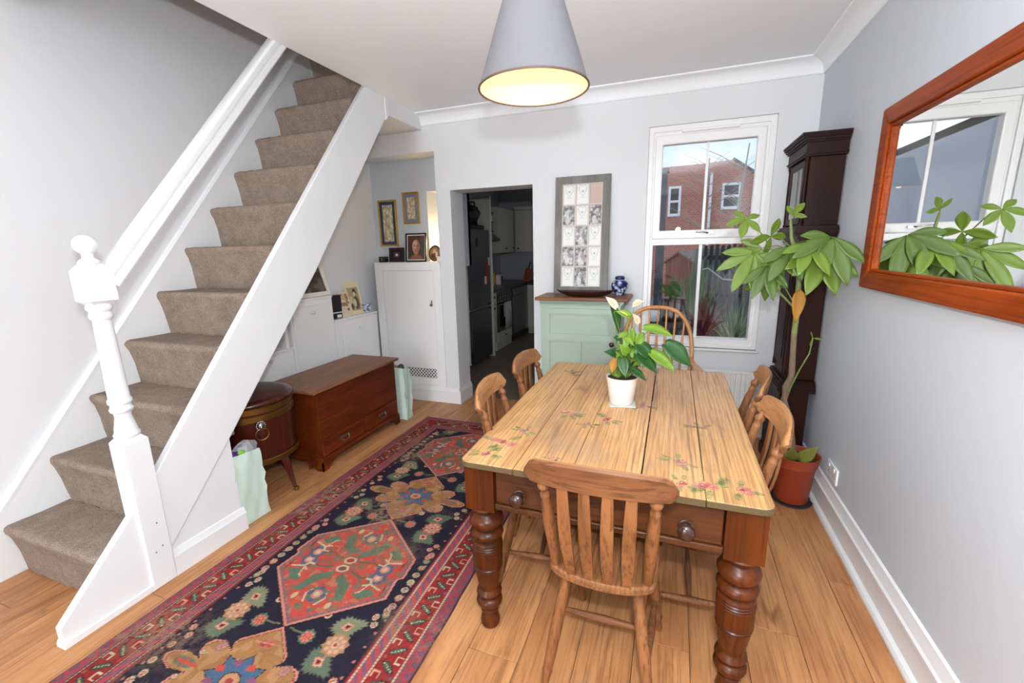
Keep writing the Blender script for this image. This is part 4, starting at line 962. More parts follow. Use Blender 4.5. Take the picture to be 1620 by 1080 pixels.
# ================================================================== WALL MIRROR
mr = thing('wall_mirror', 'large orange-brown wooden framed mirror hanging on the grey right wall', 'mirror', (XR, 1.845, 1.6125))
MW, MH, ft = 1.18, .745, .072
o_ = [(-MW/2,-MH/2),(MW/2,-MH/2),(MW/2,MH/2),(-MW/2,MH/2)]; i_ = [(-MW/2+ft,-MH/2+ft),(MW/2-ft,-MH/2+ft),(MW/2-ft,MH/2-ft),(-MW/2+ft,MH/2-ft)]
i2 = [(-MW/2+ft+.012,-MH/2+ft+.012),(MW/2-ft-.012,-MH/2+ft+.012),(MW/2-ft-.012,MH/2-ft-.012),(-MW/2+ft+.012,MH/2-ft-.012)]
for k in range(4):
    n = (k+1) % 4
    mb = MB().prism([o_[k],o_[n],i_[n],i_[k]], 'x', -.034, -.001); fr_ = mb.build('frame_rail', M['mirrorframe'], mr, bevel=.006)
    MB().prism([i_[k],i_[n],i2[n],i2[k]], 'x', -.024, -.004).build('inner_lip', M['mirrorframe'], fr_, bevel=.003)
bx('mirror_glass', M['mirror'], mr, -.012, -.006, -MW/2+ft, MW/2-ft, -MH/2+ft, MH/2-ft)

# ================================================================== PENDANT LAMP
LPX, LPY, LZ = -.458, 1.50, 1.955
lp_ = thing('pendant_lamp', 'grey fabric cone pendant lampshade with lit bulb hanging over table', 'lamp', (LPX, LPY, CZ))
def rel(z): return z-CZ
n = 48
r0, r1, z0, z1 = .178, .088, LZ, LZ+.275
MB().lathe([(r0,rel(z0)),(r1,rel(z1))], n, cap=False).build('shade', M['shade'], lp_, smooth=60)
MB().lathe([(r0-.0025,rel(z0)),(r1-.0025,rel(z1))], n, cap=False).build('shade_lining', M['shadein'], lp_, smooth=60)

for r_, z_, w_ in ((r0,z0,.0035),(r1,z1,.003)): MB().path([(r_*math.cos(t),r_*math.sin(t),rel(z_)) for t in np.linspace(0,2*math.pi,49)], w_, 6, cap=False).build('rim', M['trimdark'], lp_, smooth=60)
sp = MB()
for k in range(3): sp.path([(.022*math.cos(k*2.094),.022*math.sin(k*2.094),rel(z1-.03)),(r1*math.cos(k*2.094),r1*math.sin(k*2.094),rel(z1-.002))], .0022, 6)
sp.build('spider', M['upvc'], lp_)
MB().lathe([(.001,rel(LZ+.255)),(.019,rel(LZ+.255)),(.021,rel(LZ+.22)),(.018,rel(LZ+.175)),(.016,rel(LZ+.17))], 18).build('bulb_holder', M['upvc'], lp_, smooth=40)
bp = [(.012,rel(LZ+.172))]+[(max(.001,.034*math.cos(t)), rel(LZ+.115)+.036*math.sin(t)) for t in np.linspace(1.25,-math.pi/2,12)]
MB().lathe(bp, 20).build('bulb', M['bulb'], lp_, smooth=60)
MB().path([(0,0,rel(LZ+.25)),(0,0,-.01)], .003, 8).build('flex', M['upvc'], lp_)
MB().lathe([(.045,0),(.045,-.01),(.03,-.022),(.008,-.03),(.001,-.03)], 24).build('ceiling_rose', M['upvc'], lp_, smooth=40)
bl = light('bulb_light', 'POINT', (0,0,rel(LZ+.03)), 1.1, (1.0,.78,.52), .03); bl.parent = lp_

# ================================================================== CHEST
cs = thing('blanket_chest', 'dark mahogany blanket chest with two small drawers under the stairs', 'chest', (-2.35, 2.525, 0))
def sbx(name, m_, par, x0, x1, y0, y1, z0, z1, bevel=0): return bx(name, m_, par, x0+2.35, x1+2.35, y0-2.525, y1-2.525, z0, z1, bevel=bevel)
sbx('carcass', M['mahog_x'], cs, -2.56, -2.146, 2.09, 2.962, .085, .55); 
sbx('base_moulding', M['mahog_x'], cs, -2.57, -2.137, 2.08, 2.972, .062, .088, .004)
for y0, y1 in ((2.08,2.20),(2.85,2.972)):
    p = [(y0-2.525,.0),(y0-2.525,.064),(y1-2.525,.064),(y1-2.525,.05),((y0*.4+y1*.6) -2.525,.03),((y0*.55+y1*.45)-2.525,0)] if y0 < 2.5 else [(y1-2.525,.0),(y1-2.525,.064),(y0-2.525,.064),(y0-2.525,.05),((y1*.4+y0*.6)-2.525,.03),((y1*.55+y0*.45)-2.525,0)]
    MB().prism(p, 'x', .205, .213).build('bracket_foot', M['mahog_x'], cs)
    sbx('bracket_foot', M['mahog_x'], cs, -2.56, -2.44, min(y0,y1)+.0, min(y0,y1)+.02, 0, .062)
MB().prism([(.088,0),(.088,.064),(.213,.064),(.213,0),(.16,0),(.13,.03)], 'y', -.445, -.437).build('bracket_foot', M['mahog_x'], cs)
sbx('lid', M['chesttop'], cs, -2.585, -2.118, 2.055, 2.995, .55, .573, .006)
sbx('front_panel', M['mahog_x'], cs, -2.147, -2.141, 2.10, 2.952, .225, .545, .001)
for y0, y1 in ((2.105,2.512),(2.538,2.948)):
    dd = sbx('drawer', M['mahog_x'], cs, -2.15, -2.138, y0, y1, .098, .212, .003); yc = (y0+y1)/2-2.525
    sbx('bail_plate', M['pewter'], dd, -2.1395, -2.1365, yc+2.525-.05, yc+2.525+.05, .156, .172, .002)
    MB().path([(.215,yc-.038,.165),(.222,yc-.036,.15),(.224,yc-.02,.14),(.224,yc+.02,.14),(.222,yc+.036,.15),(.215,yc+.038,.165)], .0035, 8).build('bail_handle', M['pewter'], dd, smooth=60)

# ================================================================== WINE COOLER
wk = thing('wine_cooler', 'round brass-bound mahogany wine cooler with lion ring handle under stairs', 'wine cooler', (-2.374, 1.800, 0))
MB().lathe([(.001,.235),(.19,.235),(.215,.25),(.232,.262),(.238,.30),(.238,.596),(.001,.596)], 48).build('body', M['mahog_z'], wk, smooth=40)
MB().lathe([(.240,.245),(.247,.25),(.247,.275),(.240,.28)], 48, cap=False).build('brass_band', M['brassband'], wk, smooth=40)
MB().lathe([(.239,.512),(.243,.515),(.243,.548),(.239,.551)], 48, cap=False).build('brass_band', M['brassband'], wk, smooth=40)
MB().lathe([(.239,.558),(.245,.561),(.245,.593),(.239,.596)], 48, cap=False).build('brass_band', M['brassband'], wk, smooth=40)
MB().lathe([(.001,.597),(.244,.597),(.249,.604),(.249,.613),(.243,.621),(.236,.627),(.20,.633),(.001,.637)], 48).build('lid', M['mahog_z'], wk, smooth=40)
for k in range(4):
    a = R(12+90*k); c_, s_ = math.cos(a), math.sin(a)
    pts = [(r_*c_, r_*s_, z_) for r_, z_ in ((.185,.25),(.200,.20),(.215,.12),(.232,.04),(.236,.028))]
    l = MB().path(pts, [.030,.028,.021,.015,.014], 4).build('leg', M['mahog_z'], wk, smooth=0)
    MB().lathe([(.001,.002),(.013,.004),(.015,.014),(.012,.026),(.001,.028)], 14, (.244*c_,.244*s_,0)).build('castor', M['brass'], l, smooth=50)
for a in (R(-27), R(153)):
    c_, s_ = math.cos(a), math.sin(a); mk = MB(); base = Vector((.238*c_,.238*s_,.490)); t_ = Vector((-s_,c_,0)); nrm = Vector((c_,s_,0))
    mk.sphere(base, .024, 14, (1,1,1.05)); mk.sphere(base+nrm*.016+Vector((0,0,-.006)), .011, 10)
    for k in range(12):
        q = k*math.pi/6; mk.sphere(base+t_*.022*math.cos(q)+Vector((0,0,.024*math.sin(q)))+nrm*.004, .0085, 8)
    msk = mk.build('lion_mask', M['pewter'], wk, smooth=60)
    MB().path([base+nrm*.014+t_*.034*math.sin(q)+Vector((0,0,-.048+.034*math.cos(q))) for q in np.linspace(0,2*math.pi,33)], .0034, 8, cap=False).build('ring_handle', M['brass'], msk, smooth=60)

# ================================================================== PAPER BAGS
def paper_bag(name, label, loc, rz, w, dpt, h, seed):
    b = thing(name, label, 'bag', loc, rz); rs = random.Random(seed)
    nz, npx = 10, 8; rows = []
    ring = []
    for i in range(npx): ring.append((-w/2+w*i/npx, -dpt/2))
    for i in range(5): ring.append((w/2, -dpt/2+dpt*i/5))
    for i in range(npx): ring.append((w/2-w*i/npx, dpt/2))
    for i in range(5): ring.append((-w/2, dpt/2-dpt*i/5))
    for k in range(nz+1):
        q = k/nz; row = []
        for i, (x, y) in enumerate(ring):
            pin = (1-.16*q) if abs(x) > w*.49 and abs(y) < dpt*.45 else 1.0
            j = .010 if k not in (0,) else .0
            row.append((x*pin+rs.uniform(-j,j)*.6+(-.012*q), y*(1+.06*q)+rs.uniform(-j,j)*.6+.035*q*q*0, .002+h*q*(1+.0*x)+(-.05*h*(x/w) if k == nz else 0)))
        rows.append(row)
    mb = MB(); mb.strip(rows, True); mb.f.append(list(range(len(ring)))[::-1]); mb.m.append(0)
    o = mb.build('bag_body', M['mint'], b, smooth=30)
    return b
bg1 = paper_bag('paper_bag', 'mint paper carrier bag of clutter beside the stair panel', (-2.146, 1.547, 0), R(90), .170, .086, .405, 5)
def crumple(name, m_, par, c, r, seed, sc=(1,1,1)):
    rs = random.Random(seed); mb = MB(); mb.sphere(c, r, 14, sc)
    mb.v = [tuple(Vector(c)+(Vector(v)-Vector(c))*(1+.28*(rs.random()-.5))) for v in mb.v]
    return mb.build(name, m_, par, smooth=20)
crumple('grey_wrapping', mat('grey_plastic', (150,150,156), .35, var=.25, scale=14), bg1, (.02,.0,.405), .058, 3, (1.15,.66,.85))
crumple('purple_fabric', mat('purple_pink_fabric', (84,36,110), .8, var=.6, scale=40), bg1, (-.055,-.008,.392), .034, 5, (1,.9,.9))
crumple('green_wrapper', mat('lime_wrapper', (120,190,50), .4, var=.2, scale=20), bg1, (-.022,-.026,.408), .018, 7, (1.2,.8,.8))
bg2 = paper_bag('paper_bag', 'narrow mint paper carrier bag wedged behind the chest', (-2.20, 3.085, 0), R(90), .10, .18, .455, 8)
crumple('brown_packet', mat('brown_card', (176,128,80), .7, var=.2, scale=10), bg2, (0,.02,.445), .04, 4, (.9,1.5,.7)); crumple('dark_packet', mat('dark_green_card', (40,70,52), .6), bg2, (-.01,-.04,.455), .03, 6, (1,1,1.2))

# ================================================================== BUILT-IN CUPBOARDS
UX = -2.70
def unit(name, label, y0, y1, z1, door, knob):
    u = thing(name, label, 'cupboard', (-2.77, (y0+y1)/2, 0)); cy = (y0+y1)/2
    bx('carcass', M['cream'], u, -.068, .058, y0-cy, y1-cy, 0, z1-.018); bx('top_board', M['cream'], u, -.068, .070, y0-cy, y1-cy, z1-.018, z1, bevel=.003)
    d_ = bx('door', M['cream'], u, .059, .069, door[0]-cy, door[1]-cy, .10, door[2], bevel=.002)
    k = MB().lathe([(.005,0),(.005,.01),(.011,.016),(.013,.023),(.008,.03),(.001,.031)], 16, (.069, knob[0]-cy, knob[1]), rot=(0,R(90),0)); k.build('knob', M['upvc'], d_, smooth=50)
    return u
unit('understair_cupboard', 'low white built-in cupboard under stairs with books and cards on top', 2.952, 3.535, .872, (3.03,3.45,.805), (3.249,.763))
unit('understair_cupboard', 'taller white built-in cupboard under stairs with leaning picture on top', 2.494, 2.948, 1.092, (2.52,2.925,1.03), (2.709,.977))
u3 = unit('understair_cupboard', 'lowest white built-in cupboard behind the chest with open cubby above', 1.90, 2.490, .742, (2.0,2.43,.715), (2.257,.684))
bx('cubby_post', M['cream'], u3, -.065, .06, .235, .262, .742, 1.03); bx('cubby_post', M['cream'], u3, -.065, .06, .0, .02, .742, .92); bx('cubby_top', M['cream'], u3, -.065, .06, .0, .262, .90, .92)
# alcove cupboard
ac = thing('alcove_cupboard', 'tall white alcove cupboard with diamond vent grille beside kitchen doorway', 'cupboard', (-2.35, 3.665, 0)); ax, ay = -2.35, 3.665
def abx(name, m_, par, x0, x1, y0, y1, z0, z1, bevel=0): return bx(name, m_, par, x0-ax, x1-ax, y0-ay, y1-ay, z0, z1, bevel=bevel)
mb = MB()
for a in ((-2.698,-2.612,0,1.335),(-2.062,-1.987,0,1.335),(-2.612,-2.062,1.262,1.335),(-2.612,-2.062,0,.155)): mb.box(a[0]-ax, a[1]-ax, 3.543-ay, 3.57-ay, a[2], a[3])
mb.build('face_frame', M['cream'], ac, smooth=0)
abx('shelf_top', M['cream'], ac, -2.698, -1.987, 3.57, 3.785, 1.31, 1.335); abx('side', M['cream'], ac, -2.698, -2.68, 3.57, 3.785, 0, 1.31)
vx0, vx1, vz0, vz1 = -2.43, -2.085, .225, .325
mb = MB()
for a in ((-2.609,-2.065,vz1,1.259),(-2.609,vx0,.158,vz1),(vx1,-2.065,.158,vz1),(vx0,vx1,.158,vz0)): mb.box(a[0]-ax, a[1]-ax, 3.546-ay, 3.566-ay, a[2], a[3])
adoor = mb.build('door', M['cream'], ac, smooth=0)
abx('vent_backing', M['black'], adoor, vx0, vx1, 3.566, 3.57, vz0, vz1)
mb = MB(); st_ = .034; k = -5
H_v = vz1-vz0
for k in range(-6, 20):
    for sg in (1, -1):
        # diagonal laths clipped to the opening
        xa = vx0+k*st_ if sg == 1 else vx0+k*st_
        p, q = (xa, vz0), (xa+sg*H_v, vz1)
        def clip(p, q):
            (x0, z0), (x1, z1) = p, q
            if x0 > x1: x0, z0, x1, z1 = x1, z1, x0, z0
            if x1 <= vx0 or x0 >= vx1: return None
            if x0 < vx0: z0 += (z1-z0)*(vx0-x0)/(x1-x0); x0 = vx0
            if x1 > vx1: z1 = z0+(z1-z0)*(vx1-x0)/(x1-x0); x1 = vx1
            return x0, z0, x1, z1
        r_ = clip(p, q)
        if r_:
            x0_, z0_, x1_, z1_ = r_
            mb.obox(((x0_+x1_)/2-ax, 3.553-ay+(.003 if sg > 0 else 0), (z0_+z1_)/2), (math.hypot(x1_-x0_, z1_-z0_), 0.003, .0075), (0, -math.atan2(z1_-z0_, x1_-x0_), 0))
mb.build('vent_grille', M['cream'], adoor, smooth=0)
mb = MB().box(-2.10-ax, -2.088-ax, 3.540-ay, 3.546-ay, .93, .985); mb.path([(-2.094-ax,3.541-ay,.95),(-2.094-ax,3.525-ay,.95)], .004, 8); mb.obox((-2.094-ax,3.522-ay,.945), (.018,.004,.022), (0,0,0)); mb.build('lock_and_key', M['pewter'], adoor)

# things on the alcove shelf -------------------------------------------------
SZ = 1.3355
def photo_frame(name, label, cat, x0, x1, z0, z1, y, fw_, fmat, painter, depth=.014, lean=6, matw=0, matcol=None, nx=40, ny=56):
    w_, h_ = x1-x0, z1-z0; t = thing(name, label, cat, ((x0+x1)/2, y, z0)); t.rotation_euler = (R(-lean), 0, 0)
    o_ = [(-w_/2,0),(w_/2,0),(w_/2,h_),(-w_/2,h_)]; i_ = [(-w_/2+fw_,fw_),(w_/2-fw_,fw_),(w_/2-fw_,h_-fw_),(-w_/2+fw_,h_-fw_)]
    for k in range(4): MB().prism([o_[k],o_[(k+1)%4],i_[(k+1)%4],i_[k]], 'y', -depth/2, depth/2).build('frame_rail', fmat, t, bevel=.0015)
    iw, ih = w_-2*fw_, h_-2*fw_; rr = Ras(iw, ih, nx, ny, matcol or (230,226,216))
    sub = Ras(iw-2*matw, ih-2*matw, nx, ny, (200,190,170)); painter(sub, iw-2*matw, ih-2*matw)
    bx('backing', M['trimdark'], t, -iw/2-.002, iw/2+.002, .002, depth/2-.001, fw_-.002, h_-fw_+.002)
    if matw:
        dyed('mount', rr, lambda x, y: np.stack([x-iw/2, np.full_like(x, .0008), y+fw_], -1), M['print'], t)
    dyed('picture', sub, lambda x, y: np.stack([x-iw/2+matw, np.full_like(x, .0002), y+fw_+matw], -1), M['print'], t)
    return t
def p_portrait(r, w, h):
    r.c[:] = lin((70,58,52)); n = vnoise(r.ny, r.nx, 6, 9); r.put((r.y > h*.7) & (n > .4), (104,52,46), .7); r.put(r.x > w*.74, (84,82,80), .6)
    r.ell(w*.5, -h*.04, w*.44, h*.24, (140,92,70)); r.poly([(w*.38,h*.10),(w*.64,h*.10),(w*.62,h*.32),(w*.38,h*.32)], (150,100,78))
    r.ell(w*.5, h*.60, w*.235, h*.27, (96,74,60)); r.ell(w*.5, h*.53, w*.225, h*.30, (186,136,108)); r.ell(w*.43, h*.62, w*.13, h*.18, (214,172,146), .7)
    r.put((((r.x-w*.5)/(w*.225))**2+((r.y-h*.53)/(h*.30))**2 < 1) & (r.x > w*.57), (132,90,70), .65)
    for u in (.41, .585):
        r.ell(w*u, h*.565, w*.05, h*.022, (112,76,60)); r.ell(w*u, h*.562, w*.026, h*.014, (52,38,34)); r.line([(w*(u-.06),h*.605),(w*(u+.06),h*.61)], h*.016, (104,76,60))
    r.line([(w*.505,h*.56),(w*.52,h*.455)], w*.035, (150,104,82)); r.ell(w*.5, h*.445, w*.055, h*.018, (160,108,86)); r.ell(w*.5, h*.37, w*.085, h*.014, (128,66,60)); r.ell(w*.5, h*.30, w*.10, h*.035, (160,112,90), .6)
photo_frame('portrait_frame', 'black framed colour head-and-shoulders portrait photo on alcove shelf', 'picture frame', -2.445, -2.215, SZ, SZ+.27, 3.70, .014, M['blackgloss'], p_portrait, matw=.008, matcol=(236,232,226))
def p_dark(r, w, h):
    r.c[:] = lin((48,22,30)); r.put((np.abs(r.x-w/2) < w*.22) & (np.abs(r.y-h*.5) < h*.24), (84,70,96)); r.ell(w*.5, h*.5, w*.11, h*.13, (206,196,204)); r.ell(w*.5, h*.5, w*.05, h*.06, (240,236,232))
photo_frame('small_square_frame', 'small dark burgundy square frame with white flower on alcove shelf', 'picture frame', -2.635, -2.465, SZ, SZ+.138, 3.70, .02, mat('burgundy_frame', (46,20,26), .35), p_dark)
cu = thing('trinket_box', 'tiny black cube box at left end of alcove shelf', 'box', (-2.70, 3.70, SZ)); bx('box_body', M['blackgloss'], cu, -.034, .034, -.03, .03, 0, .040, bevel=.003); bx('box_lid', M['blackgloss'], cu, -.036, .036, -.032, .032, .042, .054, bevel=.003); bx('clasp', M['pewter'], cu, -.006, .006, -.033, -.030, .015, .045)
ov = thing('oval_frame', 'small brown oval photo frame leaning near the lit slot', 'picture frame', (-2.105, 3.66, SZ)); ov.rotation_euler = (R(-9),0,0)
MB().lathe([(.001,-.005),(.062,-.005),(.066,0),(.062,.006),(.052,.006),(.050,.002)], 36, (0,0,.078), rot=(R(90),0,0), sx=1, sy=1.16, cap=False).build('oval_rim', M['brassband'], ov, smooth=40)
rr = Ras(.108, .126, 30, 36, (150,116,80)); rr.c *= .8+.4*vnoise(36, 30, 6, 8)[...,None]; rr.ell(.05,.08,.02,.025,(206,170,134)); rr.ell(.05,.035,.035,.03,(110,76,50)); rr.ell(.075,.05,.012,.03,(220,200,170)); rr.ell(.03,.03,.02,.02,(90,60,44))
def ovp(x, y):
    u = (x/.108-.5)*2; v = (y/.126-.5)*2; a = u*np.sqrt(1-v*v/2); b_ = v*np.sqrt(1-u*u/2)
    return np.stack([a*.052, np.full_like(x, -.001), .078+b_*.060], -1)
dyed('picture', rr, ovp, M['print'], ov)
cd = thing('candle_block', 'small cream square candle at right end of alcove shelf', 'candle', (-2.028, 3.625, SZ)); bx('wax', M['creamframe'], cd, -.022, .022, -.02, .02, 0, .05, bevel=.004); MB().path([(0,0,.05),(.001,0,.058)], .001, 6).build('wick', M['black'], cd)
# lamp in the slot
nl = thing('slot_lamp', 'small glowing lamp standing in narrow wall slot behind the pier', 'lamp', (-2.08, 3.95, NZ0))
MB().lathe([(.001,0),(.035,0),(.036,.008),(.014,.016),(.010,.05),(.014,.056)], 18).build('lamp_base', M['brass'], nl, smooth=40)
MB().lathe([(.014,.056),(.030,.075),(.040,.11),(.042,.16),(.036,.21),(.020,.24),(.001,.246)], 20).build('glass_globe', M['nichelamp'], nl, smooth=60)
sl = light('slot_light', 'POINT', (0.0,-.07,.18), 2.0, (1.0,.76,.48), .03); sl.parent = nl
# pictures hung on the alcove wall -------------------------------------------------
def p_water(seed, cols):
    def f(r, w, h):
        r.c[:] = lin((222,212,186)); 
        for q, c in enumerate(cols): r.put(vnoise(r.ny, r.nx, 7+2*q, seed+q)*.7+vnoise(r.ny, r.nx, 18, seed+q+20)*.3 > .58, c, .55)
        for q in range(9):
            rs = random.Random(seed+q); r.line([(w*rs.random(),h*rs.random()*.6),(w*rs.random(),h*(.3+.7*rs.random()))], w*.03, cols[q % len(cols)], a=.5)
    return f
def hung(name, label, x0, x1, z0, z1, matcol, seed, cols, mw):
    t = photo_frame(name, label, 'picture', x0, x1, z0, z1, YT-.009, .016, M['gold'], p_water(seed, cols), depth=.016, lean=0, matw=mw, matcol=matcol, nx=30, ny=60); return t
hung('watercolour_picture', 'taller narrow gilt-framed watercolour with dark blue mount in alcove', -2.775, -2.568, 1.488, 1.93, (62,72,92), 30, [(150,180,90),(190,150,110),(176,100,96),(140,150,120)], .030)
hung('watercolour_picture', 'smaller gilt-framed watercolour with grey-blue mount in alcove', -2.488, -2.310, 1.695, 1.988, (128,134,156), 60, [(176,160,110),(196,150,90),(150,120,90)], .030)
# things on the low ledges ---------------------------------------------------
lf = thing('leaning_picture', 'cream framed dark picture leaning on taller cupboard under stairs', 'picture frame', (-2.735, 2.80, 1.0925), R(90)); 
lf.rotation_euler = (R(-14), 0, R(90))
w_, h_, fw_ = .34, .345, .034; o_ = [(-w_/2,0),(w_/2,0),(w_/2-.02,h_),(-w_/2+.02,h_)]; i_ = [(-w_/2+fw_,fw_),(w_/2-fw_,fw_),(w_/2-.02-fw_,h_-fw_),(-w_/2+.02+fw_,h_-fw_)]
for k in range(4): MB().prism([o_[k],o_[(k+1)%4],i_[(k+1)%4],i_[k]], 'y', -.009, .009).build('frame_rail', M['creamframe'], lf, bevel=.003)
rr = Ras(w_-2*fw_+.0, h_-2*fw_, 40, 40, (70,60,56)); n1 = vnoise(40, 40, 5, 77); rr.put(n1 > .55, (104,92,86), .8); rr.put(n1 < .35, (48,34,34), .8); rr.ell(.17,.22,.06,.05,(190,130,90),.8); rr.ell(.18,.25,.035,.03,(236,200,160),.9); rr.line([(.06,.02),(.2,.14)], .02, (60,38,32)); rr.line([(.02,.0),(.03,.14)], .03, (40,26,26))
dyed('picture', rr, lambda x, y: np.stack([x-(w_-2*fw_)/2, np.full_like(x, .002), y+fw_], -1), M['print'], lf)
bk = thing('hardback_book', 'black hardback book standing at left end of low ledge', 'book', (-2.765, 3.035, .8725), R(78))
bx('cover', M['black'], bk, -.055, .055, -.022, .022, 0, .205, bevel=.002); bx('label_band', M['upvc'], bk, -.0555, .0555, -.0225, .0, .050, .058); bx('label_patch', M['creamframe'], bk, .0, .045, -.0228, 0, .008, .034); bx('pages', M['creamframe'], bk, -.050, .0556, -.016, .016, .004, .201)
def card(name, label, loc, w, h, lean, painter, border):
    t = thing(name, label, 'card', loc); t.rotation_euler = (R(-lean), 0, R(80)); r = Ras(w, h, 36, 50, border); painter(r, w, h)
    bx('card_board', M['creamframe'], t, -w/2, w/2, .0006, .003, 0, h); dyed('picture', r, lambda x, y: np.stack([x-w/2, np.full_like(x, 0), y], -1), M['print'], t); return t
def p_c1(r, w, h):
    r.put((r.y > h*.42) & (r.y < h*.92) & (r.x > w*.1) & (r.x < w*.9), (206,176,130)); n = vnoise(50, 36, 10, 5); r.put((n > .6) & (r.y > h*.42) & (r.y < h*.92) & (r.x > w*.1) & (r.x < w*.9), (150,116,84)); r.put((n > .55) & (r.y > h*.18) & (r.y < h*.34) & (r.x > w*.2) & (r.x < w*.8), (130,104,88)); r.put((n < .4) & (r.y > h*.42) & (r.y < h*.7), (226,208,190))
def p_c2(r, w, h):
    r.put((r.y > h*.12) & (r.y < h*.80) & (r.x > w*.14) & (r.x < w*.86), (176,160,124)); r.ell(w*.60, h*.66, w*.12, h*.10, (44,38,34)); r.ell(w*.58, h*.60, w*.09, h*.08, (220,196,166)); r.ell(w*.62, h*.34, w*.18, h*.2, (92,84,72)); r.ell(w*.52, h*.34, w*.10, h*.12, (210,194,160)); r.ell(w*.30, h*.42, w*.10, h*.13, (206,192,160)); r.ell(w*.30, h*.24, w*.08, h*.1, (80,72,64))
card('greeting_card', 'small sepia photo card leaning beside the black book', (-2.738, 3.165, .8725), .125, .225, 16, p_c1, (222,204,180)); card('greeting_card', 'taller cream-bordered sepia photo card of girl behind blue bowl', (-2.768, 3.325, .8725), .165, .31, 12, p_c2, (232,214,172))
jb = thing('ceramic_bowl', 'small blue and white ceramic bowl on low ledge beside cards', 'bowl', (-2.745, 3.432, .8725))
def pb(rr):
    rr.c[:] = lin((214,220,230)); n = vnoise(rr.ny, rr.nx, 18, 12); rr.put((n > .56) & (rr.y > .2) & (rr.y < .6), (70,96,150), .85); rr.put((rr.y > .62) & (rr.y < .72), (64,92,150))
glazed('bowl_body', [(.001,0),(.028,.0),(.029,.005),(.036,.02),(.041,.045),(.040,.065),(.043,.075),(.048,.082),(.046,.084),(.038,.07),(.02,.02),(.001,.015)], (0,0,0), pb, jb)

# ================================================================== SOCKET, RADIATOR
so = thing('wall_socket', 'white double wall socket above skirting on the right wall', 'socket', (XR, 2.505, .275)); 
bx('face_plate', M['upvc'], so, -.011, -.0005, -.073, .073, -.043, .043, bevel=.004)
for yy_ in (-.036, .036):
    bx('switch', M['upvc'], so, -.015, -.010, yy_-.006, yy_+.006, .016, .034, bevel=.002)
    mb = MB()
    for a, b_, w2, h2 in ((0,.0,.004,.010),(-.011,-.014,.008,.004),(.011,-.014,.008,.004)): mb.box(-.0115, -.0108, yy_+a-w2/2, yy_+a+w2/2, b_-h2/2, b_+h2/2)
    mb.build('pin_holes', M['black'], so)
rd = thing('radiator', 'white panel radiator under the window behind table', 'radiator', (.19, 3.50, 0)); 
rows = []; nn = 0
xs_ = np.linspace(-.42, .42, 113)
prof = [(x, -.022 if math.sin(x*2*math.pi/.034) > 0 else -.014) for x in xs_]
mb = MB(); mb.strip([[(x, y, z) for x, y in prof] for z in (.13, .15, .48, .50)])
mb.build('panel', M['radiator'], rd, smooth=0, solid=.003); bx('top_rail', M['radiator'], rd, -.425, .425, -.024, .012, .50, .518, bevel=.004); bx('bottom_rail', M['radiator'], rd, -.425, .425, -.024, .012, .112, .13, bevel=.004)
for sx_ in (-.3, .3): bx('bracket', M['radiator'], rd, sx_-.015, sx_+.015, .0, .044, .2, .45)
for sx_ in (-.44, .44): MB().path([(sx_*.96,-.004,.125),(sx_,-.004,.125),(sx_,-.004,.0)], .008, 8).build('pipe', M['radiator'], rd)
#@@P5
# ================================================================== MONEY TREE
def leaflet(mb, base, d, up, L, wd, droop=.25, fold=.12, shape=.62, seg=7):
    """pointed oval leaflet, drooping along its length"""
    d = Vector(d).normalized(); up = Vector(up); s_ = d.cross(up)
    s_ = s_.normalized() if s_.length > 1e-4 else Vector((1,0,0)); u = s_.cross(d).normalized(); base = Vector(base); rows = []
    for k in range(seg+1):
        t = k/seg; w_ = wd*max(.03, math.sin(math.pi*t**shape)**.9) if 0 < t < 1 else wd*.03
        c = base+d*(L*t)-Vector((0,0,1))*(droop*L*t*t)
        rows.append([c-s_*w_+u*(fold*w_), c-s_*w_*.5+u*(fold*w_*.35), c, c+s_*w_*.5+u*(fold*w_*.35), c+s_*w_+u*(fold*w_)])
    mb.strip(rows)
def palmate(hub, axis, L, n, spread, wd, mats_, parent, stalk_from, rs, droop=.35):
    hub = Vector(hub); ax = Vector(axis).normalized()
    ref = Vector((0,-1,0.2)); s1 = ax.cross(ref).normalized(); s2 = s1.cross(ax).normalized()
    mb = MB()
    for k in range(n):
        a = -spread/2+spread*k/(n-1) if n > 1 else 0
        dd = ax*math.cos(a)+s1*math.sin(a); q = 1-.25*abs(a)/(spread/2+.01)
        dd = dd+Vector((rs.uniform(-.08,.08), rs.uniform(-.12,.12), rs.uniform(-.05,.05)))
        leaflet(mb, hub, dd, s2, L*q*rs.uniform(.92,1.06), wd*q*.92, droop, .22, 1.12, 9)
    lf = mb.build('leaf', mats_, parent, smooth=60, solid=.0006)
    st_ = Vector(stalk_from); mid = st_.lerp(hub, .55)+Vector((0,0,.02))
    MB().path([st_, mid, hub], [.0035,.0026,.002], 6).build('leaf_stalk', M['stem'], lf, smooth=60)
    return lf
pt = thing('money_tree', 'tall leafy money tree in orange plastic pot beside the clock', 'plant', (.700, 2.660, 0)); P0 = Vector((.700, 2.660, 0)); rs = random.Random(12)
MB().lathe([(.001,.012),(.080,.012),(.083,.016),(.104,.225),(.107,.228),(.107,.235),(.112,.238),(.118,.285),(.120,.288),(.116,.290),(.110,.285),(.105,.24),(.001,.24)], 40).build('pot', M['terracotta'], pt, smooth=40)
MB().lathe([(.001,.001),(.098,.001),(.108,.012),(.109,.014),(.105,.014),(.096,.005),(.001,.004)], 36).build('saucer', M['steel'], pt, smooth=40)
MB().lathe([(.001,.245),(.109,.245),(.109,.256),(.06,.262),(.001,.264)], 24).build('compost', M['soil'], pt, smooth=60)
def rl(x, y, z): return Vector((x, y, z))-P0
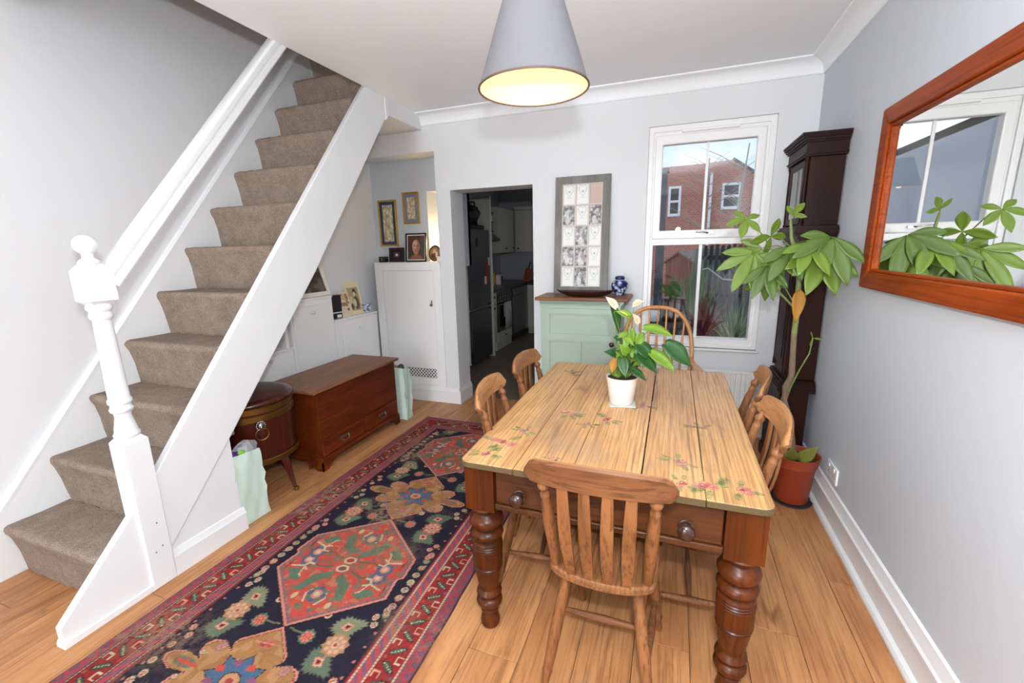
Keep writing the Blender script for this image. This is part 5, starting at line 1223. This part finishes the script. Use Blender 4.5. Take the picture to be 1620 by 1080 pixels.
tr = [rl(.640,2.65,.25),rl(.632,2.65,.35),rl(.606,2.645,.46),rl(.600,2.64,.56),rl(.618,2.63,.66),rl(.625,2.61,.76),rl(.617,2.60,.87),rl(.612,2.60,.98),rl(.611,2.59,1.08),rl(.607,2.59,1.18),rl(.600,2.585,1.30),rl(.570,2.58,1.40),rl(.547,2.58,1.47),rl(.535,2.58,1.56)]
MB().path(tr[:8], [.021,.020,.017,.016,.015,.016,.014,.014], 12).build('trunk', M['bark'], pt, smooth=60)
MB().path(tr[7:], [.014,.0135,.013,.012,.011,.008,.005], 10).build('trunk_upper', M['stem'], pt, smooth=60)
MB().path([rl(.690,2.66,.25),rl(.668,2.645,.38),rl(.645,2.63,.50),rl(.610,2.63,.60),rl(.603,2.625,.68),rl(.628,2.615,.76)], [.018,.017,.015,.013,.012,.011], 10).build('trunk', M['bark'], pt, smooth=60)
br = [rl(.600,2.56,1.12),rl(.52,2.54,1.19),rl(.47,2.53,1.23)]
MB().path([rl(.612,2.59,1.10)]+br[1:], [.006,.005,.004], 8).build('branch', M['stem'], pt, smooth=60)
MB().path([rl(.617,2.60,.66),rl(.65,2.59,.78),rl(.685,2.58,.88),rl(.692,2.58,.96)], [.004,.004,.0035,.003], 6).build('shoot', M['stem'], pt, smooth=60)
top = tr[11]
def hub(x, y, z, ax, L, n, sp, wd, m_, fr_=None, droop=.35): return palmate(rl(x,y,z), ax, L, n, sp, wd, m_, pt, fr_ if fr_ is not None else top, rs, droop)
A, B_ = M['leaf'], M['leaf2']
hub(.333,2.56,1.565,(-.15,-.35,-.6),.105,5,4.4,.024,A,rl(.44,2.57,1.45),.10)
hub(.453,2.56,1.475,(-.25,-.3,.3),.130,4,4.6,.030,A,None,.2)
hub(.670,2.50,1.405,(-.02,-.30,-1),.240,4,1.7,.046,A,None,.02)
hub(.660,2.51,1.41,(-.75,-.35,-.35),.185,3,1.3,.036,A,None,.15)
hub(.690,2.46,1.465,(.30,-.38,-.85),.225,3,1.0,.040,B_,None,.06)
hub(.680,2.47,1.468,(-.55,-.35,-.25),.185,3,1.2,.034,B_,None,.12)
hub(.535,2.50,1.425,(-.10,-.4,-1),.200,4,2.0,.036,B_,None,.06)
hub(.385,2.55,1.400,(-.55,-.3,-.85),.215,5,2.2,.034,A,rl(.50,2.56,1.40),.08)
hub(.445,2.53,1.335,(-.10,-.4,-1),.185,4,1.6,.033,B_,br[0],.05)
hub(.500,2.56,1.38,(-.45,-.35,-.9),.180,4,2.2,.032,A,None,.08)
hub(.540,2.57,1.575,(.30,-.3,.55),.085,3,2.0,.018,A,rl(.535,2.58,1.53),.15)
hub(.600,2.45,1.43,(.0,-.5,-.6),.165,4,2.8,.034,A,None,.2)
hub(.465,2.60,1.30,(-.35,.3,-.9),.160,4,2.4,.032,B_,br[1],.12)
hub(.420,2.58,1.42,(-.6,.2,-.5),.165,4,2.4,.032,A,None,.2)
hub(.585,2.66,1.44,(.15,.5,-.5),.150,4,2.6,.032,B_,None,.2)
hub(.692,2.58,.962,(.2,-.3,.05),.055,3,3.8,.006,A,rl(.69,2.58,.93),.1)
mb = MB(); leaflet(mb, rl(.606,2.565,1.215), (-.05,-.1,-1), (0,-1,0), .175, .030, 0, .45); mb.build('withered_leaf', M['dead'], pt, smooth=60, solid=.001)
mb = MB(); leaflet(mb, rl(.660,2.60,.262), (-.05,-.35,.8), (0,-1,.3), .13, .040, .1, .3); mb.build('yellow_leaf', M['olive'], pt, smooth=60, solid=.001)
mb = MB(); leaflet(mb, rl(.705,2.61,.262), (.55,-.25,.9), (-.3,-1,.3), .145, .034, .05, .3); mb.build('yellow_leaf', M['olive'], pt, smooth=60, solid=.001)

# ================================================================== ANTHURIUM
tl = thing('coaster_tile', 'pale glazed square tile coaster under the white flowerpot', 'coaster', (-.192, 1.992, TZ+.0006), R(8)); bx('tile', mat('pale_tile', (186,196,186), .25, var=.15, scale=30), tl, -.058, .058, -.058, .058, 0, .006, bevel=.001); bx('cork_backing', M['pine_x'], tl, -.056, .056, -.056, .056, -.0004, .0)
an = thing('anthurium_plant', 'anthurium with pink spathes in white ceramic pot on table', 'plant', (-.195, 1.990, TZ+.0068)); A0 = Vector((-.195, 1.990, TZ+.0068)); zt = .128
MB().lathe([(.001,0),(.050,0),(.053,.004),(.072,zt-.004),(.073,zt),(.070,zt),(.066,zt-.012),(.001,zt-.014)], 40).build('pot', M['whitepot'], an, smooth=40)
MB().lathe([(.001,zt-.013),(.066,zt-.013),(.066,zt-.008),(.03,zt-.004),(.001,zt-.003)], 24).build('compost', M['soil'], an, smooth=60)
def ap(x, y, z): return Vector((x, y, z))-A0
def heart(c, tipdir, nrm, L, wd, m_, name='leaf', stalk=True, curl=.15):
    c, t_, n_ = Vector(c), Vector(tipdir).normalized(), Vector(nrm).normalized(); s_ = t_.cross(n_).normalized(); n_ = s_.cross(t_).normalized(); mb = MB(); rows = []
    prof = [(-.12,.30),(-.06,.62),(.05,.86),(.18,.97),(.32,1.0),(.48,.90),(.64,.68),(.80,.40),(.92,.17),(1.0,.02)]
    for t, w_ in prof:
        p = c+t_*(L*(t-.1))-n_*(curl*L*t*t); a = wd*w_
        back = -L*.10 if t < 0 else 0
        rows.append([p-s_*a+n_*(.34*a)+t_*back, p-s_*a*.5+n_*(.14*a)+t_*back*.7, p, p+s_*a*.5+n_*(.14*a)+t_*back*.7, p+s_*a+n_*(.34*a)+t_*back])
    mb.strip(rows); lf = mb.build(name, m_, an, smooth=60, solid=.0007)
    if stalk:
        r0_ = Vector((rs.uniform(-.025,.025), rs.uniform(-.02,.02), zt-.008)); m1 = r0_.lerp(c, .5); m1.x = r0_.x+(c.x-r0_.x)*.38; m1.z = r0_.z+(c.z-r0_.z)*.62
        MB().path([r0_, m1, c], [.0022,.0019,.0016], 6).build('leaf_stalk', M['aleaf2'] if m_ is not M['aleaf'] else M['stem'], lf, smooth=60)
    return lf
D_, L_ = M['aleaf'], M['aleaf2']
heart(ap(-.240,1.98,1.16), (.35,-.1,-.9), (.8,-.6,.3), .115, .026, D_)
heart(ap(-.080,1.96,1.088), (1,-.15,-.12), (.1,-.5,1), .110, .034, L_)
heart(ap(-.118,1.955,1.008), (.7,-.3,-.6), (.3,-.6,.8), .095, .038, D_)
heart(ap(-.110,1.93,.968), (.75,-.4,-.5), (.2,-.5,.9), .105, .038, D_)
heart(ap(-.050,1.94,.975), (.85,-.3,-.45), (.2,-.6,.8), .110, .034, L_)
heart(ap(.010,1.97,1.006), (.75,-.1,-.55), (.3,-.75,.6), .125, .044, D_)
heart(ap(-.205,1.96,1.000), (.4,-.4,.2), (.1,-.7,.7), .060, .024, L_)
heart(ap(-.120,1.97,1.055), (-.2,-.3,-.8), (.5,-.7,.3), .062, .022, L_)
heart(ap(-.158,1.97,1.065), (.1,-.3,-.9), (.6,-.7,.2), .070, .020, L_)
heart(ap(-.225,1.95,.935), (-.2,-.3,-.7), (-.2,-.8,.4), .060, .020, M['dead'])
heart(ap(-.190,1.93,.945), (.2,-.5,-.6), (0,-.7,.6), .080, .026, D_)
heart(ap(-.140,1.93,.905), (.75,-.4,-.35), (.1,-.5,.8), .080, .020, D_)
heart(ap(-.235,1.96,.965), (-.5,-.3,.3), (-.2,-.6,.7), .05, .018, D_)
heart(ap(-.175,1.94,.985), (-.3,-.4,.5), (0,-.8,.4), .06, .022, L_)
heart(ap(-.165,2.03,.98), (.2,.7,.2), (0,-.3,.9), .08, .028, L_)
heart(ap(-.22,2.03,.96), (-.6,.5,.1), (0,-.3,.9), .08, .028, D_)
heart(ap(-.13,1.94,.935), (.6,-.3,.3), (0,-.5,.8), .05, .018, L_)
for k in range(12):
    r0_ = Vector((rs.uniform(-.03,.03), rs.uniform(-.025,.025), zt-.006)); e = Vector((r0_.x*1.5+rs.uniform(-.03,.06), r0_.y+rs.uniform(-.03,.01), rs.uniform(.19,.33)))
    heart(e, (rs.uniform(-.7,.9), -.5, rs.uniform(-.7,.2)), (rs.uniform(-.3,.3), -.7, .6), rs.uniform(.04,.06), rs.uniform(.013,.02), rs.choice((D_, L_, L_)))
for k in range(10):
    r0_ = Vector((rs.uniform(-.035,.035), rs.uniform(-.03,.03), zt-.006)); e = r0_+Vector((rs.uniform(-.05,.05), rs.uniform(-.03,.03), rs.uniform(.03,.09)))
    mb = MB(); leaflet(mb, r0_, e-r0_, (0,-1,0), (e-r0_).length*1.1, .008, 0, .3); mb.build('young_leaf', L_, an, smooth=60, solid=.0006)
for c, t_, L, wd, m_ in (((-.238,1.98,1.186),(-.60,-.3,.75),.062,.020,M['spathe']), ((-.150,1.99,1.192),(.6,-.45,.35),.052,.019,M['spathe']), ((-.180,1.98,1.145),(-.7,-.2,.3),.060,.020,L_), ((-.135,1.97,1.118),(-.3,-.4,.7),.052,.017,M['spathe'])):
    sp_ = heart(ap(*c), t_, (.3,-.7,.6), L, wd, m_, 'spathe', True, .1); q = ap(*c)
    MB().path([q, q+Vector(t_).normalized()*.02+Vector((.004,-.012,.004)), q+Vector(t_).normalized()*.036+Vector((.004,-.016,.006))], [.0028,.003,.001], 8).build('spadix', mat('spadix_yellow', (226,196,120), .6), sp_, smooth=60)

# ================================================================== KITCHEN (seen dimly through the doorway)
fg = thing('fridge_freezer', 'tall dark steel fridge freezer just inside the kitchen', 'fridge', (-2.58, 5.03, 0))
bx('body', M['upvc'], fg, -.33, .295, -.30, .30, .03, 1.68); 
for z0, z1 in ((.04,.70),(.715,1.675)):
    d_ = bx('door', M['steel'], fg, .295, .335, -.30, .30, z0, z1, bevel=.008); bx('door_edge', M['chrome'], d_, .295, .333, -.304, -.298, z0+.01, z1-.01)
    bx('handle_recess', M['black'], d_, .334, .3355, .18, .29, z1-.03 if z0 < .5 else z0+.01, z1-.012 if z0 < .5 else z0+.03)
for (dy, z_, w_, h_, c) in ((-.10,1.52,.04,.10,'black'),(.20,1.15,.05,.30,'terracotta'),(.25,1.28,.03,.10,'upvc'),(.13,1.05,.05,.10,'whitepot')): bx('magnet', M[c], fg, .335, .342, dy-w_/2, dy+w_/2, z_-h_/2, z_+h_/2)
bb = thing('black_holdall', 'black bag stored on top of the kitchen fridge', 'bag', (-2.47, 5.04, 1.682)); crumple('bag_body', M['black'], bb, (0,0,.165), .16, 5, (1.35,1.6,.95)); bx('bag_base', M['black'], bb, -.2, .2, -.22, .22, 0.001, .05, bevel=.02); MB().path([(.12,-.1,.24),(.14,-.06,.32),(.14,.06,.32),(.12,.1,.24)], .008, 8).build('bag_handle', M['black'], bb)
pn = thing('end_panel', 'tall cream kitchen end panel beside the fridge', 'panel', (-2.6, 5.385, 0)); bx('board', M['kunit'], pn, -.34, .355, -.015, .015, .0, 2.10); bx('edge_strip', M['upvc'], pn, .355, .36, -.016, .016, 0, 2.10)
def kunit(name, label, y0, y1, z0, z1, xb, xf, doors, cat='cupboard'):
    u = thing(name, label, cat, ((xb+xf)/2, (y0+y1)/2, z0 if z0 > 1 else 0)); cx_, cy_ = (xb+xf)/2, (y0+y1)/2; zo = z0 if z0 > 1 else 0
    bx('carcass', M['kunit'], u, xb-cx_, xf-.02-cx_, y0-cy_, y1-cy_, z0-zo, z1-zo)
    if zo == 0: bx('kickboard', M['kunit'], u, xb-cx_, xf-.07-cx_, y0-cy_, y1-cy_, 0, z0)
    for a, b_, c, e in doors:
        d_ = bx('door', M['kunit'], u, xf-.02-cx_, xf-cx_, a-cy_+.003, b_-cy_-.003, c-zo, e-zo, bevel=.003)
        if (b_-a) > .2 and e-c > .25:
            for g_ in np.arange(a+.07, b_-.06, .055): bx('groove', M['kwall'], d_, xf-cx_, xf+.001-cx_, g_-cy_, g_+.004-cy_, c+.07-zo, e-.07-zo)
        zk = (c+.06) if zo else (e-.05)
        MB().lathe([(.006,0),(.006,.012),(.015,.018),(.015,.026),(.001,.03)], 12, (xf-cx_, (b_-.06 if zo else (a+b_)/2)-cy_, zk-zo), rot=(0,R(90),0)).build('knob', M['black'], d_, smooth=50)
    return u
kunit('kitchen_base_unit', 'narrow cream kitchen base unit between fridge panel and oven', 5.402, 5.66, .12, .84, -2.93, -2.30, [(5.402,5.66,.69,.835),(5.402,5.66,.125,.68)])
ovn = thing('built_in_oven', 'built-in kitchen oven with dark glass door and towel rail', 'oven', (-2.61, 5.965, 0))
bx('housing', M['kunit'], ovn, -.32, .295, -.30, .30, .0, .84); bx('fascia', M['blackgloss'], ovn, .295, .312, -.29, .285, .70, .83, bevel=.003)
odr = bx('oven_door', M['blackgloss'], ovn, .295, .315, -.29, .285, .265, .69, bevel=.003); MB().path([(.315,-.25,.655),(.345,-.25,.66),(.345,.25,.66),(.315,.25,.655)], .007, 8).build('handle', M['chrome'], odr)
for k in range(5): MB().lathe([(.014,0),(.012,.016),(.001,.017)], 12, (.312,-.22+.11*k,.765), rot=(0,R(90),0)).build('dial', M['chrome'], ovn)
odw = bx('drawer', M['kunit'], ovn, .295, .312, -.29, .285, .12, .255, bevel=.003); bx('knob', M['black'], odw, .312, .33, -.01, .01, .18, .20)
tw = thing('tea_towel', 'pale grey tea towel hanging over the oven handle', 'towel', (-2.262, 5.985, .662))
rows = []
for z_, x_ in ((-.20,-.012),(-.1,-.011),(.008,-.010),(.011,0),(.008,.010),(-.12,.013),(-.36,.016)):
    rows.append([(x_+.003*math.sin(k*1.3+z_*20), -.13+.26*k/14, z_+.004*math.sin(k*2)) for k in range(15)])
MB().strip(rows).build('cloth', M['towel'], tw, smooth=60, solid=.003); MB().strip([[(r[0][0]+.0035*math.copysign(1, r[0][0]), y_, r[0][2]) for y_ in (-.13,.13)] for r in rows[-2:]]).build('hem', M['towel'], tw, solid=.001)
dwm = thing('dishwasher', 'dark steel dishwasher at far end of kitchen run', 'dishwasher', (-2.61, 6.60, 0)); bx('body', M['black'], dwm, -.32, .29, -.30, .30, .0, .84); bx('door', M['steel'], dwm, .29, .315, -.297, .297, .12, .72, bevel=.004); bx('control_panel', M['steel'], dwm, .29, .32, -.297, .297, .725, .835, bevel=.004)
ub = thing('kitchen_base_unit', 'cream kitchen base unit on the far back run', 'cupboard', (-1.95, 7.23, 0)); bx('carcass', M['kunit'], ub, -.34, .9, -.22, .25, .12, .84); bx('kickboard', M['kunit'], ub, -.34, .9, -.17, .25, 0, .12)
for a in (-.33, .10, .50): d_ = bx('door', M['kunit'], ub, a, a+.38, -.24, -.22, .125, .835, bevel=.003); bx('knob', M['black'], d_, a+.32, a+.345, -.26, -.24, .74, .765)
wt = thing('worktop', 'dark L-shaped kitchen worktop over the base units', 'worktop', (-2.6, 6.3, .842)); MB().prism([(-.33,-.89),(.315,-.89),(.315,.66),(1.55,.66),(1.55,1.19),(-.33,1.19)], 'z', 0, .038).build('slab', M['worktop'], wt, bevel=.006); bx('upstand', M['worktop'], wt, -.335, -.315, -.89, 1.19, .038, .10)
kunit('kitchen_wall_unit', 'cream kitchen wall cupboard nearest the fridge panel', 5.402, 6.10, 1.37, 2.06, -2.93, -2.55, [(5.402,5.75,1.38,2.05),(5.75,6.10,1.38,2.05)])
kunit('kitchen_wall_unit', 'cream kitchen wall cupboard beside the corner', 6.42, 7.10, 1.37, 2.06, -2.93, -2.55, [(6.42,6.76,1.38,2.05),(6.76,7.10,1.38,2.05)])
uw = thing('kitchen_wall_unit', 'cream kitchen wall cupboard on the far back wall', 'cupboard', (-2.1, 7.33, 1.37)); bx('carcass', M['kunit'], uw, -.45, .9, -.14, .16, 0, .69)
for a in (-.44, -.03, .38): d_ = bx('door', M['kunit'], uw, a, a+.40, -.16, -.14, .01, .68, bevel=.003); bx('knob', M['black'], d_, a+.04, a+.065, -.18, -.16, .05, .075)
cn = thing('pelmet', 'pale pelmet strip along top of far kitchen cupboards', 'trim strip', (-2.1, 7.33, 2.062)); bx('strip', M['kunit'], cn, -.45, .9, -.17, .16, 0, .03); bx('cornice_lip', M['kunit'], cn, -.47, .9, -.19, -.16, .03, .05)
hdn = thing('cooker_hood', 'steel cooker hood between the kitchen wall cupboards', 'cooker hood', (-2.74, 6.26, 1.55)); MB().prism([(-.19,0),(.22,0),(.22,.035),(-.05,.22),(-.05,.55),(-.19,.55)], 'y', -.155, .155).build('canopy', M['steel'], hdn); bx('filter', M['black'], hdn, -.17,.2,-.14,.14,-.004,.0)
sr = thing('spice_rack', 'narrow hanging spice rack on kitchen wall cupboard', 'rack', (-2.528, 6.02, 1.55))
for z_ in (0,.13,.26,.39): bx('shelf', M['black'], sr, -.02, .05, -.05, .05, z_, z_+.01)
bx('back', M['steel'], sr, -.021, -.015, -.03, .03, -.03, .46)
for z_, c in ((.012,'gold'),(.142,'terracotta'),(.272,'creamframe')):
    for dy in (-.024, .024): bx('spice_jar', M[c], sr, -.008, .032, dy-.018, dy+.018, z_, z_+.085, bevel=.004)
kb = thing('knife_block', 'wooden knife block with black handled knives on worktop', 'knife block', (-2.35, 7.15, .881)); kb.rotation_euler = (0,0,R(20)); MB().prism([(-.06,0),(.06,0),(.09,.20),(-.0,.24)], 'y', -.05, .05).build('block', M['mirrorframe'], kb)
for k in range(5): MB().path([(.045+.0,-.035+.017*k,.22),(.075,-.038+.019*k,.33)], .009, 8).build('knife_handle', M['black'], kb)
mw = thing('toaster', 'black toaster at right end of far worktop', 'toaster', (-2.02, 7.18, .881)); bx('body', M['blackgloss'], mw, -.14, .14, -.08, .08, .008, .20, bevel=.02); bx('feet', M['black'], mw, -.12, .12, -.06, .06, 0, .01); bx('lever', M['chrome'], mw, .14, .155, -.015, .015, .12, .14); bx('slots', M['black'], mw, -.11, .11, -.02, .02, .198, .2015)
for k, (y_, c, h_, r_, lab) in enumerate([(6.30,'gold',.22,.045,'tall amber jar on the kitchen worktop'),(6.50,'whitepot',.17,.06,'white kitchen roll tube on the worktop'),(5.75,'leaf2',.15,.05,'dark green storage jar on the kitchen worktop')]):
    j_ = thing('worktop_jar', lab, 'jar', (-2.62, y_, .881)); MB().lathe([(.001,0),(r_,0),(r_,h_*.8),(r_*.7,h_*.88),(r_*.7,h_*.9)], 18).build('jar_body', M[c], j_, smooth=40); MB().lathe([(r_*.75,h_*.9),(r_*.75,h_),(.001,h_)], 18).build('lid', M['brass'], j_, smooth=40)

# ================================================================== GARDEN
GZ = -.55
struct(bx('ground', mat('garden_paving', (120,116,108), .9, var=.25, scale=3), None, -14, 14, YT+.02, 60, GZ-.1, GZ))
hs = thing('brick_house', 'red brick house with white windows beyond the garden', 'building', (1.0, 18, GZ))
def hz(z): return z-GZ
MB().prism([(-2.6,0),(2.5,0),(2.5,hz(3.10)),(1.70,hz(3.75)),(.80,hz(4.30)),(-.1,hz(4.24)),(-2.6,hz(4.20))], 'y', 0, 4.5).build('wall', M['brickred'], hs)
MB().prism([(2.52,hz(3.05)),(.80,hz(4.28)),(.80,hz(4.36)),(2.6,hz(3.10))], 'y', -.1, 4.6).build('roof_edge', M['black'], hs)
for x0_, x1_, z0_, z1_ in ((.50,1.12,2.62,3.52),(-1.30,-.86,2.45,3.52),(1.45,1.8,1.2,1.9)):
    mb = MB()
    for a in ((x0_,x0_+.08,z0_,z1_),(x1_-.08,x1_,z0_,z1_),(x0_+.08,x1_-.08,z0_,z0_+.1),(x0_+.08,x1_-.08,z1_-.08,z1_),(x0_+.08,x1_-.08,(z0_+z1_)/2-.04,(z0_+z1_)/2+.04)): mb.box(a[0], a[1], -.06, .02, hz(a[2]), hz(a[3]))
    fw = mb.build('window', M['upvc'], hs, smooth=0)
    for za, zb in ((z0_+.1,(z0_+z1_)/2-.04),((z0_+z1_)/2+.04,z1_-.08)): bx('pane', M['blackgloss'], fw, x0_+.08, x1_-.08, -.02, .01, hz(za), hz(zb))
MB().path([(.13,-.06,0.2),(.13,-.06,hz(3.9))], .05, 8).build('drainpipe', M['upvc'], hs)
sh = thing('garden_shed', 'red-brown wooden garden shed with pitched roof', 'shed', (.12, 11, GZ), R(-24)); red = wood('shed_cedar', (110,48,32), (160,82,60), 'z', .5, .8)
def shz(z): return z-GZ
for k in range(6): bx('board', red, sh, -.30+k*.10, -.302+(k+1)*.10, -.02, .0, .03, shz(1.06)+ (.19-abs((-.25+k*.10))*.5), bevel=.002)
MB().prism([(-.30,0),(.30,0),(.30,shz(1.02)),(0,shz(1.22)),(-.30,shz(1.02))], 'y', 0, 1.1).build('shell', red, sh)
for k in range(9): bx('side_board', mat('faded_cedar', (176,118,104), .8) if k == 0 else bpy.data.materials['faded_cedar'], sh, .30, .312, .0, 1.1, .02+k*.178, .19+k*.178)
for sg in (-1, 1): MB().prism([(sg*.36,shz(1.0)),(0,shz(1.245)),(0,shz(1.285)),(sg*.38,shz(1.03))], 'y', -.08, 1.15).build('roof', mat('felt_roof', (110,100,98), .9) if sg < 0 else bpy.data.materials['felt_roof'], sh)
MB().prism([(-.36,shz(.99)),(0,shz(1.235)),(.36,shz(.99)),(.36,shz(1.02)),(0,shz(1.275)),(-.36,shz(1.02))], 'y', -.10, -.08).build('bargeboard', red, sh); bx('hinge', M['black'], sh, -.18, -.05, -.026, -.02, shz(.45), shz(.47))
fn = thing('slatted_fence', 'dark vertical slatted garden fence on the right', 'fence', (1.15, 9.0, GZ)); dk = wood('dark_fence', (46,42,42), (84,78,74), 'z', .5, .9); k = 0
for k in range(16): bx('slat', dk, fn, -.62+k*.095, -.62+k*.095+.055, -.02, .0, 0.02, 1.96+.01*(k % 3), bevel=.002)
for z_ in (.3, 1.0, 1.7): bx('rail', dk, fn, -.65, .95, .0, .04, z_, z_+.07)
bx('backing_wall', mat('grey_rendered_wall', (120,124,130), .9), fn, -.75, 1.1, .35, .45, 0, 1.9)
ps = thing('timber_post', 'dark blue-grey timber post close outside the window', 'post', (-.17, 6.0, GZ)); bx('post', mat('blue_grey_timber', (62,68,80), .8), ps, -.05, .05, -.05, .05, 0, 2.86); bx('post_cap', dk, ps, -.065, .065, -.065, .065, 2.86, 2.90); bx('trellis_batten', dk, ps, -.16, -.12, -.02, .02, 0, 2.75)
gr = thing('garden_rail', 'pale metal garden handrail with upright bars', 'railing', (.53, 7.0, GZ)); gm = M['pewter']
MB().path([(-.12,.0,shz(1.07)),(-.05,0,shz(1.085)),(.15,0,shz(.93)),(.5,0,shz(.90))], .016, 8).build('rail_top', gm, gr)
for k in range(6): MB().path([(-.02+.09*k,0,.02),(-.02+.09*k,0,shz(1.05-.03*k) if k < 3 else shz(.915))], .009, 6).build('upright', dk, gr)
def tuft(name, label, loc, h, n, spread, mats_, wd, seed, cat='plant', blade='blade'):
    t = thing(name, label, cat, loc); rs_ = random.Random(seed); mb = MB()
    for k in range(n):
        a = rs_.random()*6.283; q = rs_.random(); d_ = Vector((math.cos(a)*spread*q, math.sin(a)*spread*q, 1)); mb.cur = rs_.randrange(len(mats_))
        leaflet(mb, (rs_.uniform(-.04,.04), rs_.uniform(-.04,.04), .0), d_, (0,-1,.2), h*rs_.uniform(.6,1.05), wd*rs_.uniform(.7,1.2), .35*q, .2, .5, 5)
    mb.cur = 0; o = mb.build(blade, mats_, t, smooth=60); o['kind'] = 'stuff'
    MB().lathe([(.001,-.25),(.10,-.25),(.13,0),(.001,0)], 16).build('planter', M['knobdark'], t)
    return t
rdl = mat('red_cordyline', (104,44,52), .5, var=.35, scale=8); gy = mat('sage_foliage', (128,142,124), .8, var=.3, scale=12); gn = mat('garden_green', (70,112,50), .7, var=.35, scale=10)
tuft('cordyline', 'dark red spiky cordyline in the garden', (.41, 6.0, .28), .62, 60, .8, [rdl], .014, 3)
tuft('lavender_bush', 'grey-green feathery bush at lower right of window view', (.76, 6.0, .16), .62, 160, .7, [gy, gn], .010, 4)
tuft('fern', 'green fern in a pot at left of window view', (.02, 5.0, .884), .26, 50, 1.3, [gn], .012, 5)
tuft('garden_shrub', 'small leafy green shrub below the shed', (.06, 5.5, .40), .26, 60, 1.0, [gn, gy], .016, 6)
tuft('garden_shrub', 'pale feathery shrub right of the shed', (.36, 7.5, -.30), 1.25, 110, .6, [gy], .012, 7)
tuft('climber', 'green climber beside the white-barred centre of view', (.42, 8.2, -.30), 1.75, 90, .3, [gn], .02, 8)
pl_ = thing('potting_table', 'dark wooden potting table outside the window', 'table', (-.05, 5.0, GZ)); bx('table_top', dk, pl_, -.35, .25, -.2, .2, 1.14, 1.18)
for sx_ in (-.32, .22):
    for sy_ in (-.17, .17): bx('leg', dk, pl_, sx_-.025, sx_+.025, sy_-.025, sy_+.025, 0, 1.14)
bx('white_tray', M['upvc'], pl_, -.16, -.06, -.12, .0, 1.181, 1.30, bevel=.01)
bn = thing('garden_bench', 'low dark blue garden bench with pots', 'bench', (.12, 6.4, GZ)); bx('seat', mat('blue_bench', (60,76,110), .6), bn, -.3, .4, -.18, .18, .92, .96)
for sx_ in (-.25, .35): bx('leg', dk, bn, sx_-.03, sx_+.03, -.15, .15, 0, .92)
tree = thing('bare_tree', 'slender bare tree in front of the brick house', 'tree', (.78, 14.0, GZ)); bk_ = mat('pale_bark', (160,150,128), .9, var=.2, scale=10); rs2 = random.Random(9)
MB().path([(0,0,0),(.02,0,1.6),(-.04,0,3.0),(.02,0,4.3)], [.07,.06,.045,.02], 8).build('trunk', bk_, tree, smooth=60)
MB().path([(.75,.0,0),(.78,0,1.6),(.86,0,3.2),(.98,0,4.6)], [.05,.045,.035,.015], 8).build('trunk', bk_, tree, smooth=60)
mb = MB()
for k in range(46):
    z_ = rs2.uniform(1.8,4.2); a = rs2.choice((-1,1)); l_ = rs2.uniform(.4,1.2); x_ = rs2.choice((0,.85)); mb.path([(x_,0,z_),(x_+a*l_*.5,rs2.uniform(-.3,.3),z_+l_*.35),(x_+a*l_,rs2.uniform(-.4,.4),z_+l_*.6)], [.012,.008,.003], 5)
bo = mb.build('twigs', bk_, tree, smooth=60); bo['kind'] = 'stuff'
